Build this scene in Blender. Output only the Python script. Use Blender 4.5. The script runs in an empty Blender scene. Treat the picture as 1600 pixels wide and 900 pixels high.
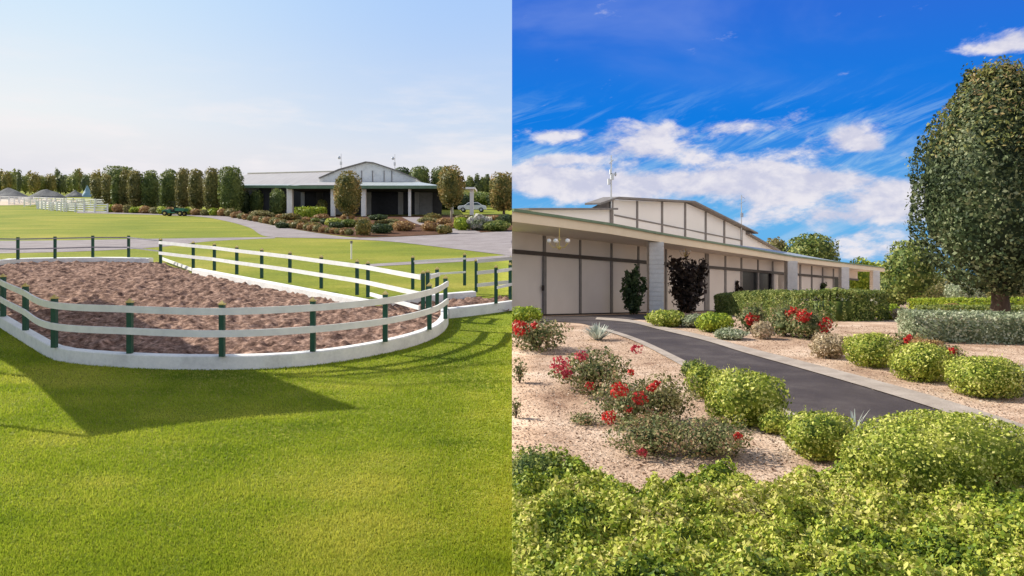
import bpy, math, random
import numpy as np
from mathutils import Vector
R = math.radians
rng = np.random.default_rng(7)
random.seed(7)

# ------------------------------------------------------------------ camera, sky, sun, exposure
F = 1200.0      # focal length in pixels of a 1600 px wide frame
VH = 380.0      # row of the level horizon
scene = bpy.context.scene
cam = bpy.data.objects.new('camera', bpy.data.cameras.new('camera'))
scene.collection.objects.link(cam)
cam.data.sensor_width = 36.0
cam.data.lens = 36.0 * F / 1600.0
cam.data.shift_y = -(450.0 - VH) / 1600.0
cam.data.clip_start = 0.1
cam.data.clip_end = 5000.0
cam.location = (0, 0, 0)
cam.rotation_euler = (R(90), 0, 0)
scene.camera = cam

SUN_EL = R(36)
SUN_H = Vector((-0.95, 0.31)).normalized()           # horizontal direction towards the sun
SUN_AZ = math.atan2(SUN_H.x, SUN_H.y)
sun = bpy.data.objects.new('sun', bpy.data.lights.new('sun', 'SUN'))
scene.collection.objects.link(sun)
sun.data.energy = 4.6
sun.data.angle = R(0.6)
sun.data.color = (1.0, 0.93, 0.80)
sdir = Vector((SUN_H.x*math.cos(SUN_EL), SUN_H.y*math.cos(SUN_EL), math.sin(SUN_EL)))
sun.rotation_euler = sdir.to_track_quat('Z', 'Y').to_euler()
sun.location = (-30, 10, 40)

scene.view_settings.view_transform = 'Standard'
scene.view_settings.look = 'None'
scene.view_settings.gamma = 1.0
scene.view_settings.use_curve_mapping = False
EXPO = 0.65
scene.view_settings.exposure = EXPO
scene.cycles.max_bounces = 6
scene.cycles.transparent_max_bounces = 8

def build_world():
    w = bpy.data.worlds.new('World'); scene.world = w; w.use_nodes = True
    nt = w.node_tree; N = nt.nodes; Lk = nt.links; N.clear()
    out = N.new('ShaderNodeOutputWorld'); bg = N.new('ShaderNodeBackground')
    ST = 0.13
    bg.inputs['Strength'].default_value = ST
    Lk.new(bg.outputs[0], out.inputs[0])
    sky = N.new('ShaderNodeTexSky'); sky.sky_type = 'NISHITA'; sky.sun_disc = False
    sky.sun_elevation = SUN_EL; sky.sun_rotation = SUN_AZ
    sky.air_density = 1.0; sky.dust_density = 1.0; sky.ozone_density = 1.0
    tc = N.new('ShaderNodeTexCoord'); sp = N.new('ShaderNodeSeparateXYZ')
    Lk.new(tc.outputs['Generated'], sp.inputs[0])
    def M(op, a, b=None, clamp=False):
        n = N.new('ShaderNodeMath'); n.operation = op; n.use_clamp = clamp
        for i, s in enumerate((a, b)):
            if s is None: continue
            if isinstance(s, (int, float)): n.inputs[i].default_value = s
            else: Lk.new(s, n.inputs[i])
        return n.outputs[0]
    def mix(f, a, b):
        n = N.new('ShaderNodeMix'); n.data_type = 'RGBA'
        for s, i in ((f, 0), (a, 6), (b, 7)):
            if isinstance(s, tuple): n.inputs[i].default_value = (*s, 1)
            elif isinstance(s, (int, float)): n.inputs[i].default_value = s
            else: Lk.new(s, n.inputs[i])
        return n.outputs[2]
    x, y, z = sp.outputs
    az = M('ARCTAN2', x, y)
    hl = M('SQRT', M('ADD', M('MULTIPLY', x, x), M('MULTIPLY', y, y)))
    te = M('DIVIDE', z, M('MAXIMUM', hl, 0.02))
    def ss(v, a, b):
        n = N.new('ShaderNodeMapRange'); n.interpolation_type = 'SMOOTHSTEP'
        Lk.new(v, n.inputs[0]); n.inputs[1].default_value = a; n.inputs[2].default_value = b
        return n.outputs[0]
    def lin(c): return tuple(((v/255+0.055)/1.055)**2.4 if v > 10 else v/255/12.92 for v in c)
    k = 1.0/(2**EXPO)/ST
    def C(*c): return tuple(v*k for v in lin(c))
    def noise(sx, sz, scale, det, rough, off=0, dist=0.0):
        cv = N.new('ShaderNodeCombineXYZ')
        Lk.new(M('MULTIPLY', az, sx), cv.inputs[0]); Lk.new(M('MULTIPLY', te, sz), cv.inputs[1]); cv.inputs[2].default_value = off
        n = N.new('ShaderNodeTexNoise'); n.inputs['Scale'].default_value = scale; n.inputs['Detail'].default_value = det
        n.inputs['Roughness'].default_value = rough; n.inputs['Distortion'].default_value = dist
        Lk.new(cv.outputs[0], n.inputs['Vector']); return n.outputs['Fac']
    def blob(u, v, ru, rv):
        a0 = math.atan((u-800)/F); t0 = (VH-v)/F*math.cos(a0)
        dx = M('DIVIDE', M('SUBTRACT', az, a0), ru/F*math.cos(a0)**2)
        dz = M('DIVIDE', M('SUBTRACT', te, t0), rv/F*math.cos(a0))
        d = M('ADD', M('MULTIPLY', dx, dx), M('MULTIPLY', dz, dz))
        return M('EXPONENT', M('MULTIPLY', d, -1.0))
    # the pale morning sky of the western half
    g = ss(te, 0.06, 0.34)
    top = mix(ss(az, -0.60, -0.02), C(205, 231, 253), C(172, 205, 250))
    low = mix(ss(az, -0.62, -0.05), C(248, 246, 242), C(214, 225, 239))
    left = mix(g, low, top)
    haze = mix(ss(te, 0.07, 0.16), C(229, 228, 235), left)
    lc = M('MULTIPLY', ss(noise(3.0, 14.0, 2.0, 7, .6, 3), .44, .72), ss(te, .26, .10))
    left = mix(M('MULTIPLY', lc, .8), haze, C(246, 241, 243))
    # the deep blue sky with broken cloud of the eastern half
    rt = mix(ss(te, .02, .16), C(104, 180, 235), C(16, 124, 226))
    rt = mix(ss(te, .14, .33), rt, C(46, 108, 216))
    veil = M('MULTIPLY', ss(noise(2.0, 5.0, 1.6, 5, .55, 9, .4), .42, .75), ss(te, .15, .3))
    rt = mix(M('MULTIPLY', veil, .5), rt, C(128, 156, 228))
    n1 = noise(1.0, 2.2, 11.0, 12, .66, 1.3, .3)
    n2 = noise(1.0, 1.6, 26.0, 8, .6, 5.1, .2)
    def streak(scale, off, ang=.42, st=4.2):
        cv = N.new('ShaderNodeCombineXYZ'); ca, sa = math.cos(ang), math.sin(ang)
        Lk.new(M('ADD', M('MULTIPLY', az, ca), M('MULTIPLY', te, sa)), cv.inputs[0])
        Lk.new(M('MULTIPLY', M('SUBTRACT', M('MULTIPLY', te, ca), M('MULTIPLY', az, sa)), st), cv.inputs[1]); cv.inputs[2].default_value = off
        n = N.new('ShaderNodeTexNoise'); n.inputs['Scale'].default_value = scale; n.inputs['Detail'].default_value = 11; n.inputs['Roughness'].default_value = .66; n.inputs['Distortion'].default_value = .5
        Lk.new(cv.outputs[0], n.inputs['Vector']); return n.outputs['Fac']
    n3 = streak(7.0, 4.4)
    nn = M('ADD', M('ADD', M('MULTIPLY', n1, .50), M('MULTIPLY', n2, .22)), M('MULTIPLY', n3, .30))
    bl = None
    for (u, v, ru, rv, a) in [(1000, 292, 250, 26, 1.15), (1180, 275, 110, 28, .9), (880, 283, 90, 26, .8), (1330, 212, 44, 24, 1.15), (1362, 228, 26, 14, .7), (1415, 244, 18, 10, .8),
                              (985, 210, 70, 30, .8), (1110, 200, 95, 16, .75), (1030, 240, 110, 26, .6), (1180, 200, 50, 14, .4), (873, 213, 50, 12, 1.0), (880, 248, 55, 9, .9), (1258, 182, 46, 20, .7), (1290, 285, 110, 16, .6), (1270, 235, 90, 12, .5), (1400, 305, 90, 30, .85), (1230, 320, 140, 16, .6), (1590, 60, 60, 26, 1.0),
                              (1300, 340, 160, 12, .6), (1220, 360, 260, 22, .6), (1600, 330, 300, 60, .4), (3000, 250, 1300, 500, .95), (1350, 395, 300, 16, .6), (1540, 76, 60, 10, .6), (815, 270, 40, 20, .5)]:  # the widest blob is an unseen cloud added as fill light
        b = M('MULTIPLY', blob(u, v, ru, rv), a)
        bl = b if bl is None else M('ADD', bl, b)
    dens = ss(M('ADD', M('MULTIPLY', M('SUBTRACT', nn, .5), 1.9), M('MULTIPLY', bl, .41)), .17, .47)
    thin = M('MULTIPLY', ss(streak(9.0, 7.7, .35, 5.5), .46, .70), M('MULTIPLY', ss(te, .22, .10), .75))
    cl = mix(ss(M('ADD', n2, M('MULTIPLY', n1, .5)), .60, .92), C(205, 206, 226), C(238, 234, 240))
    right = mix(thin, rt, C(160, 200, 236))
    right = mix(M('MULTIPLY', dens, .96), right, cl)
    both = mix(M('GREATER_THAN', x, 0.0), left, right)
    # above the visible band the clear physical sky takes over
    fin = mix(ss(te, .42, .95), both, sky.outputs[0])
    fill_bank = M('MULTIPLY', M('MULTIPLY', M('MULTIPLY', ss(az, .66, .95), ss(az, 3.1, 2.2)), ss(te, 1.7, 1.0)), ss(nn, .34, .54))  # bright cloud bank added out of view to fill the shaded facade
    fin = mix(M('MULTIPLY', fill_bank, .9), fin, (1.55*k, 1.40*k, 1.20*k))
    fin = mix(ss(te, -.02, -.12), fin, C(120, 120, 100))
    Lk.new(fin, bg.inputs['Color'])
build_world()

# ------------------------------------------------------------------ terrain shape
SL = (VH-290.0)/F
def zL(y): return -4.0 + SL*y                          # the western land climbs gently away
def softp(t, w=1.2):
    t = np.asarray(t, float)/w
    return w*np.where(t > 30, t, np.log1p(np.exp(np.minimum(t, 30))))
def zR(y): return -2.15 - 0.075*softp(np.asarray(y, float)-20.7)   # the garden is level, then falls away
def GL(u, v):
    y = 4.0*F/(v-290.0); return Vector(((u-800)*y/F, y, zL(y)))
def GR(u, v):
    lo, hi = 0.5, 900.0
    for _ in range(60):
        m = (lo+hi)/2
        if VH - float(zR(m))*F/m > v: lo = m
        else: hi = m
    y = lo; return Vector(((u-800)*y/F, y, float(zR(y))))
def G(side, u, v): return GL(u, v) if side == 'L' else GR(u, v)
def Z(side, y): return float(zL(y)) if side == 'L' else float(zR(y))
def P(u, v, y): return Vector(((u-800)*y/F, y, (VH-v)*y/F))    # a point at depth y

# ------------------------------------------------------------------ helpers
col = scene.collection
def tag(o, label=None, cat=None, group=None, kind=None):
    if label: o['label'] = label
    if cat: o['category'] = cat
    if group: o['group'] = group
    if kind: o['kind'] = kind
    return o
def empty(name, loc, label, cat, group=None):
    o = bpy.data.objects.new(name, None); col.objects.link(o); o.location = loc
    o.empty_display_size = .2
    return tag(o, label, cat, group)
def mesh_np(name, V, Fc, mat, parent=None, rnd=None, smooth=False, origin=None):
    """V (n,3) array in world space, Fc (m,3|4) int array"""
    V = np.asarray(V, np.float32)
    org = np.zeros(3, np.float32)
    if parent is not None:
        p = parent; org = np.array(p.location, np.float32)
        while p.parent is not None: p = p.parent; org = org + np.array(p.location, np.float32)
    elif origin is not None: org = np.array(origin, np.float32)
    V = V - org
    Fc = np.asarray(Fc, np.int32); k = Fc.shape[1]
    me = bpy.data.meshes.new(name)
    me.vertices.add(len(V)); me.vertices.foreach_set('co', V.ravel())
    me.loops.add(Fc.size); me.loops.foreach_set('vertex_index', Fc.ravel())
    me.polygons.add(len(Fc))
    me.polygons.foreach_set('loop_start', np.arange(0, Fc.size, k, dtype=np.int32))
    me.polygons.foreach_set('loop_total', np.full(len(Fc), k, np.int32))
    if smooth: me.polygons.foreach_set('use_smooth', np.ones(len(Fc), bool))
    me.update(calc_edges=True)
    if rnd is not None:
        a = me.attributes.new('rnd', 'FLOAT', 'POINT'); a.data.foreach_set('value', np.asarray(rnd, np.float32))
    me.materials.append(mat)
    o = bpy.data.objects.new(name, me); col.objects.link(o)
    if parent is not None: o.parent = parent
    elif origin is not None: o.location = origin
    return o
class MB:
    def __init__(s): s.v = []; s.f = []
    def add(s, vs, fs):
        b = len(s.v); s.v += [tuple(q) for q in vs]; s.f += [tuple(i+b for i in f) for f in fs]; return s
    def box(s, x0, x1, y0, y1, z0, z1):
        return s.add([(x0,y0,z0),(x1,y0,z0),(x1,y1,z0),(x0,y1,z0),(x0,y0,z1),(x1,y0,z1),(x1,y1,z1),(x0,y1,z1)],
                     [(0,3,2,1),(4,5,6,7),(0,1,5,4),(1,2,6,5),(2,3,7,6),(3,0,4,7)])
    def obox(s, c, d, hl, hw, z0, z1):   # oriented box: centre (x,y), unit direction d, half length / width
        n = (-d[1], d[0]); q = []
        for z in (z0, z1):
            for a, b in ((-1,-1),(1,-1),(1,1),(-1,1)):
                q.append((c[0]+d[0]*hl*a+n[0]*hw*b, c[1]+d[1]*hl*a+n[1]*hw*b, z))
        return s.add(q, [(0,3,2,1),(4,5,6,7),(0,1,5,4),(1,2,6,5),(2,3,7,6),(3,0,4,7)])
    def prism(s, a, b):  # two matching loops
        n = len(a)
        return s.add(list(a)+list(b), [tuple(range(n))[::-1], tuple(range(n, 2*n))] + [(i, (i+1) % n, n+(i+1) % n, n+i) for i in range(n)])
    def beam(s, p, q, w, h):             # box bar between two points, w sideways, h in z
        p = Vector(p); q = Vector(q); d = (q-p); dh = Vector((d.x, d.y, 0))
        n = Vector((-dh.y, dh.x, 0)).normalized()*w/2 if dh.length > 1e-5 else Vector((w/2, 0, 0))
        u = Vector((0, 0, h/2)) if dh.length > 1e-5 else Vector((0, h/2, 0))
        return s.prism([p-n-u, p+n-u, p+n+u, p-n+u], [q-n-u, q+n-u, q+n+u, q-n+u])
    def tube(s, pts, rad, seg=8):
        pts = [Vector(p) for p in pts]; rings = []
        for i, p in enumerate(pts):
            d = (pts[min(i+1, len(pts)-1)]-pts[max(i-1, 0)]).normalized()
            a = d.cross(Vector((0, 0, 1)) if abs(d.z) < .9 else Vector((1, 0, 0))).normalized(); b = d.cross(a)
            r = rad[i] if isinstance(rad, (list, tuple)) else rad
            rings.append([p + a*r*math.cos(2*math.pi*j/seg) + b*r*math.sin(2*math.pi*j/seg) for j in range(seg)])
        vs = [q for r_ in rings for q in r_]; fs = []
        for i in range(len(rings)-1):
            for j in range(seg):
                k = (j+1) % seg; fs.append((i*seg+j, i*seg+k, (i+1)*seg+k, (i+1)*seg+j))
        fs.append(tuple(range(seg))[::-1]); fs.append(tuple(range((len(rings)-1)*seg, len(rings)*seg)))
        return s.add(vs, fs)
    def ball(s, c, r, seg=10, rings=7, sc=(1,1,1)):
        vs = []; fs = []
        for i in range(rings+1):
            t = math.pi*i/rings
            for j in range(seg):
                a = 2*math.pi*j/seg
                vs.append((c[0]+r*sc[0]*math.sin(t)*math.cos(a), c[1]+r*sc[1]*math.sin(t)*math.sin(a), c[2]+r*sc[2]*math.cos(t)))
        for i in range(rings):
            for j in range(seg):
                k = (j+1) % seg; fs.append((i*seg+j, (i+1)*seg+j, (i+1)*seg+k, i*seg+k))
        return s.add(vs, fs)
    def build(s, name, mat, parent=None, smooth=False, origin=None, bevel=0):
        org = Vector((0, 0, 0))
        if parent is not None:
            p = parent; org = p.location.copy()
            while p.parent is not None: p = p.parent; org += p.location
        elif origin is not None: org = Vector(origin)
        me = bpy.data.meshes.new(name)
        me.from_pydata([tuple(Vector(v)-org) for v in s.v], [], s.f); me.update()
        if smooth:
            for p_ in me.polygons: p_.use_smooth = True
        me.materials.append(mat)
        o = bpy.data.objects.new(name, me); col.objects.link(o)
        if parent is not None: o.parent = parent
        elif origin is not None: o.location = org
        if bevel:
            m = o.modifiers.new('b', 'BEVEL'); m.width = bevel; m.segments = 2; m.limit_method = 'ANGLE'
        return o

# ------------------------------------------------------------------ materials
def hexlin(c): return tuple(((v/255+0.055)/1.055)**2.4 for v in c)
def mat(name, cols, rough=.7, scale=4.0, bump=0.0, bscale=40.0, det=6, stretch=(1,1,1), metal=0.0, spec=.3, pos=None, fine=None):
    """procedural: colours mixed by object space noise, bumped"""
    m = bpy.data.materials.new(name); m.use_nodes = True
    nt = m.node_tree; N = nt.nodes; Lk = nt.links
    b = N['Principled BSDF']; b.inputs['Roughness'].default_value = rough; b.inputs['Metallic'].default_value = metal
    b.inputs['Specular IOR Level'].default_value = spec
    tc = N.new('ShaderNodeTexCoord'); mp = N.new('ShaderNodeMapping'); mp.inputs['Scale'].default_value = stretch
    Lk.new(tc.outputs['Object'], mp.inputs[0])
    n = N.new('ShaderNodeTexNoise'); n.inputs['Scale'].default_value = scale; n.inputs['Detail'].default_value = det; n.inputs['Roughness'].default_value = .6
    Lk.new(mp.outputs[0], n.inputs['Vector'])
    r = N.new('ShaderNodeValToRGB'); e = r.color_ramp.elements
    k = len(cols); pos = pos or [.3+.4*i/max(1, k-1) for i in range(k)]
    while len(e) < k: e.new(.5)
    for i in range(k): e[i].position = pos[i]; e[i].color = (*cols[i], 1)
    Lk.new(n.outputs['Fac'], r.inputs[0]); cout = r.outputs[0]
    if fine:   # (scale, amount): finer multiplicative grain
        n3 = N.new('ShaderNodeTexNoise'); n3.inputs['Scale'].default_value = fine[0]; n3.inputs['Detail'].default_value = 5; n3.inputs['Roughness'].default_value = .7
        Lk.new(mp.outputs[0], n3.inputs['Vector'])
        mr = N.new('ShaderNodeMapRange'); mr.inputs[1].default_value = .3; mr.inputs[2].default_value = .7; mr.inputs[3].default_value = 1-fine[1]; mr.inputs[4].default_value = 1+fine[1]
        Lk.new(n3.outputs['Fac'], mr.inputs[0])
        mx = N.new('ShaderNodeMix'); mx.data_type = 'RGBA'; mx.blend_type = 'MULTIPLY'; mx.inputs[0].default_value = 1
        Lk.new(cout, mx.inputs[6]); Lk.new(mr.outputs[0], mx.inputs[7]); cout = mx.outputs[2]
    Lk.new(cout, b.inputs['Base Color'])
    if bump:
        n2 = N.new('ShaderNodeTexNoise'); n2.inputs['Scale'].default_value = bscale; n2.inputs['Detail'].default_value = 6
        Lk.new(mp.outputs[0], n2.inputs['Vector'])
        bp = N.new('ShaderNodeBump'); bp.inputs['Strength'].default_value = bump; bp.inputs['Distance'].default_value = .02
        Lk.new(n2.outputs['Fac'], bp.inputs['Height']); Lk.new(bp.outputs[0], b.inputs['Normal'])
    return m
def leafmat(name, cols, rough=.55, trans=.25, nscale=1.2, mixn=.35, spec=.25):
    m = bpy.data.materials.new(name); m.use_nodes = True
    nt = m.node_tree; N = nt.nodes; Lk = nt.links
    b = N['Principled BSDF']; b.inputs['Roughness'].default_value = rough; b.inputs['Specular IOR Level'].default_value = spec
    at = N.new('ShaderNodeAttribute'); at.attribute_name = 'rnd'
    tc = N.new('ShaderNodeTexCoord'); n = N.new('ShaderNodeTexNoise'); n.inputs['Scale'].default_value = nscale; n.inputs['Detail'].default_value = 3
    Lk.new(tc.outputs['Object'], n.inputs['Vector'])
    mx = N.new('ShaderNodeMix'); mx.data_type = 'FLOAT'; mx.inputs[0].default_value = mixn
    mr = N.new('ShaderNodeMapRange'); mr.inputs[1].default_value = .3; mr.inputs[2].default_value = .7
    Lk.new(n.outputs['Fac'], mr.inputs[0]); Lk.new(at.outputs['Fac'], mx.inputs[2]); Lk.new(mr.outputs[0], mx.inputs[3])
    r = N.new('ShaderNodeValToRGB'); e = r.color_ramp.elements; k = len(cols)
    while len(e) < k: e.new(.5)
    for i in range(k): e[i].position = .12+.76*i/(k-1); e[i].color = (*cols[i], 1)
    Lk.new(mx.outputs[0], r.inputs[0]); Lk.new(r.outputs[0], b.inputs['Base Color'])
    if trans:
        t = N.new('ShaderNodeBsdfTranslucent'); Lk.new(r.outputs[0], t.inputs[0])
        s = N.new('ShaderNodeMixShader'); s.inputs[0].default_value = trans
        Lk.new(b.outputs[0], s.inputs[1]); Lk.new(t.outputs[0], s.inputs[2]); Lk.new(s.outputs[0], N['Material Output'].inputs[0])
    return m

M_white = mat('white_paint', [(.66,.66,.64), (.80,.80,.78)], .55, 3, .05, 60)
M_wallw = mat('white_render', [(.58,.58,.57), (.72,.72,.70), (.78,.77,.74)], .75, 1.5, .15, 30, fine=(12, .06))
M_green = mat('green_post_paint', [(.012,.055,.035), (.02,.085,.05)], .45, 6)
M_dark = mat('dark_brown_paint', [(.028,.018,.014), (.05,.033,.026)], .5, 5)
M_gold = mat('brass_cap', [(.50,.38,.12), (.62,.50,.20)], .4, 6, metal=.15)
M_lawn = mat('lawn_grass', [(.12,.165,.016), (.205,.225,.026), (.31,.28,.05)], .85, .22, .8, 45, 12, stretch=(.45, 1, 1), fine=(16, .40), spec=.1)
M_blade = leafmat('grass_blades', [(.12,.20,.014), (.30,.38,.025), (.54,.52,.085)], .6, .5, .35, .5)
M_drive = mat('drive_gravel', [(.23,.20,.20), (.31,.28,.28)], .9, .8, .3, 60, fine=(14, .2), spec=.1)
M_sand = mat('arena_earth', [(.07,.04,.03), (.20,.125,.095), (.40,.27,.21)], .95, 4.5, .8, 14, 12, fine=(9, .4), spec=.05)
M_bed = mat('brown_mulch', [(.06,.032,.02), (.15,.08,.05)], .95, 1.5, .5, 20, fine=(9, .3), spec=.05)
M_gravelgrey = mat('grey_gravel', [(.09,.095,.10), (.17,.17,.17)], .95, .8, .5, 8, fine=(4, .3))
M_asph = mat('asphalt_path', [(.042,.032,.032), (.060,.047,.045), (.095,.078,.072)], .8, 1.3, .45, 120, 12, fine=(70, .4), spec=.25)
M_soil = mat('pink_sandy_soil', [(.25,.155,.105), (.42,.29,.205), (.52,.38,.28), (.62,.49,.38)], .95, .9, 1.0, 28, 14, fine=(30, .40), spec=.05)
M_conc = mat('concrete_kerb', [(.27,.225,.19), (.42,.36,.31)], .9, 2.5, .35, 70, fine=(30, .15), spec=.1)
M_cream = mat('cream_panel', [(.68,.61,.54), (.75,.68,.61)], .7, .6, .05, 30)
M_panelw = mat('white_panel', [(.86,.84,.79), (.90,.88,.84)], .6, .5, .05, 30)
M_fascia = mat('cream_fascia', [(.74,.62,.44), (.80,.69,.52)], .6, .9, .05, 30)
M_gtrim = mat('green_trim', [(.10,.17,.10), (.16,.24,.15)], .5, 2)
M_batten = mat('batten_grey_brown', [(.17,.15,.14), (.24,.22,.20)], .6, 4)
M_block = mat('white_block', [(.74,.71,.65), (.86,.83,.77)], .85, 3, .3, 50, fine=(20, .08))
M_black = mat('dark_glazing', [(.006,.007,.009), (.014,.015,.018)], .3, 3, spec=.15)
M_bark = mat('tree_bark', [(.05,.035,.025), (.11,.08,.06)], .95, 8, .8, 30, stretch=(1, 1, .25))
M_barkp = mat('pale_bark', [(.25,.21,.16), (.40,.35,.28)], .9, 8, .5, 30, stretch=(1, 1, .25))
M_roofm = mat('grey_green_metal_roof', [(.30,.34,.35), (.40,.43,.44)], .45, .6, 0, 10, stretch=(6, .4, 1), spec=.4)
M_roofl = mat('pale_metal_roof', [(.34,.31,.30), (.42,.39,.37)], .45, .6, 0, 10, stretch=(6, .4, 1), spec=.4)
M_metal = mat('galvanised_steel', [(.45,.46,.47), (.6,.61,.62)], .35, 5, metal=.7)
M_tyre = mat('tyre_rubber', [(.015,.015,.015), (.03,.03,.03)], .85, 8)
M_vgreen = mat('vehicle_green', [(.015,.13,.08), (.02,.17,.10)], .35, 5, spec=.5)
M_carw = mat('white_car_paint', [(.62,.64,.68), (.7,.72,.76)], .25, 2, spec=.6)
M_glass = mat('blue_car_glass', [(.03,.06,.10), (.05,.09,.14)], .1, 2, spec=.7)
M_globe = mat('white_glass_globe', [(.85,.84,.80), (.9,.89,.86)], .2, 4, spec=.6)
M_sail = mat('beige_sail_cloth', [(.45,.40,.33), (.52,.46,.38)], .8, 3)
M_blue = mat('blue_tarp', [(.12,.22,.30), (.2,.32,.4)], .6, 3)
M_redfl = leafmat('red_petals', [(.42,.015,.012), (.62,.035,.03), (.72,.12,.09)], .5, .3)
M_pink = leafmat('crimson_petals', [(.40,.02,.05), (.60,.07,.10), (.7,.2,.2)], .5, .3)
M_whfl = leafmat('white_petals', [(.55,.52,.45), (.75,.73,.68)], .5, .3)
L_lime = leafmat('lime_leaves', [(.07,.12,.012), (.24,.30,.03), (.48,.50,.085), (.74,.70,.24)], nscale=3)
L_cover = leafmat('cover_leaves', [(.045,.085,.012), (.19,.27,.022), (.40,.43,.05), (.62,.58,.17), (.55,.40,.22)], nscale=1.6, mixn=.45)
L_yell = leafmat('yellow_green_leaves', [(.10,.17,.015), (.30,.38,.03), (.52,.55,.07)], nscale=3)
L_mid = leafmat('mid_green_leaves', [(.03,.06,.014), (.10,.15,.026), (.26,.30,.07), (.42,.42,.15)], nscale=2)
L_dark = leafmat('dark_green_leaves', [(.02,.04,.014), (.055,.085,.03), (.12,.16,.06)], nscale=1.5)
L_tree = leafmat('big_tree_leaves', [(.012,.024,.010), (.038,.062,.022), (.115,.15,.06), (.32,.34,.18)], nscale=.5, mixn=.4)
L_treet = leafmat('russet_tip_leaves', [(.10,.13,.03), (.24,.25,.07), (.36,.24,.12)], nscale=.8)
L_sage = leafmat('sage_leaves', [(.09,.12,.06), (.22,.26,.14), (.42,.45,.29), (.58,.58,.42)], nscale=2)
L_olive = leafmat('olive_brown_leaves', [(.09,.10,.03), (.25,.23,.08), (.44,.36,.18)], nscale=2)
L_rose = leafmat('rose_leaves', [(.05,.07,.022), (.13,.16,.05), (.30,.28,.12), (.46,.26,.16)], nscale=2.5)
L_brown = leafmat('russet_leaves', [(.18,.10,.045), (.38,.22,.09), (.50,.36,.14)], nscale=2)
L_silver = leafmat('silver_leaves', [(.28,.32,.26), (.50,.54,.46), (.66,.68,.6)], nscale=3)
L_purple = leafmat('purple_leaves', [(.02,.016,.014), (.05,.032,.026), (.09,.065,.04)], nscale=3)
L_pinkb = leafmat('pinkish_leaves', [(.26,.20,.11), (.50,.40,.25), (.70,.54,.40)], nscale=3)
L_orange = leafmat('orange_green_leaves', [(.06,.08,.02), (.20,.18,.045), (.46,.29,.10)], nscale=.6, mixn=.5)
L_col = leafmat('clipped_tree_leaves', [(.06,.07,.02), (.19,.18,.055), (.36,.29,.11)], nscale=.6, mixn=.5)
L_col2 = leafmat('clipped_tree_green_leaves', [(.05,.08,.02), (.14,.18,.045), (.26,.28,.08)], nscale=.6, mixn=.5)
L_pine = leafmat('distant_green_leaves', [(.10,.13,.04), (.24,.27,.075), (.40,.40,.12)], nscale=.25, mixn=.5)
L_pined = leafmat('distant_dark_leaves', [(.06,.08,.035), (.13,.16,.06), (.22,.24,.09)], nscale=.25, mixn=.5)
L_pinea = leafmat('distant_amber_leaves', [(.12,.12,.035), (.26,.23,.06), (.42,.31,.10)], nscale=.25, mixn=.5)
L_chip = leafmat('bark_chips', [(.12,.06,.04), (.30,.19,.12), (.60,.50,.40)], .9, 0, 2)

# ------------------------------------------------------------------ foliage
def waves(k, freq):
    W = rng.normal(0, freq, (k, 3)); ph = rng.uniform(0, 6.28, k)
    return lambda p: np.sin(p @ W.T + ph).mean(axis=1)*math.sqrt(k)*.7
def leaf_quads(pos, nrm, size, elong=1.6, jitter=.7):
    n = len(pos)
    nr = nrm + rng.normal(0, jitter, (n, 3)); nr /= np.linalg.norm(nr, axis=1)[:, None]+1e-9
    t = rng.normal(0, 1, (n, 3)); t -= (t*nr).sum(1)[:, None]*nr; t /= np.linalg.norm(t, axis=1)[:, None]+1e-9
    b = np.cross(nr, t); s = (size*(.42+1.15*rng.random(n)**1.6))[:, None]
    a = pos - t*s*elong/2; c = pos + t*s*elong/2
    m1 = pos + b*s*.5 + nr*s*.12; m2 = pos - b*s*.5 + nr*s*.12
    V = np.stack([a, m1, c, m2], 1).reshape(-1, 3)
    Fc = np.arange(4*n).reshape(-1, 4)
    return V, Fc
def clampx(V, side):
    if side == 'R': V[:, 0] = np.maximum(V[:, 0], 0.0)
    elif side == 'L': V[:, 0] = np.minimum(V[:, 0], 0.0)
    return V
def sph(n):
    d = rng.normal(0, 1, (n, 3)); return d/np.linalg.norm(d, axis=1)[:, None]
def superd(d, ex):
    # radius multiplier of a superellipsoid in direction d
    return (np.abs(d[:, 0])**ex+np.abs(d[:, 1])**ex+np.abs(d[:, 2])**ex)**(-1/ex)
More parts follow.
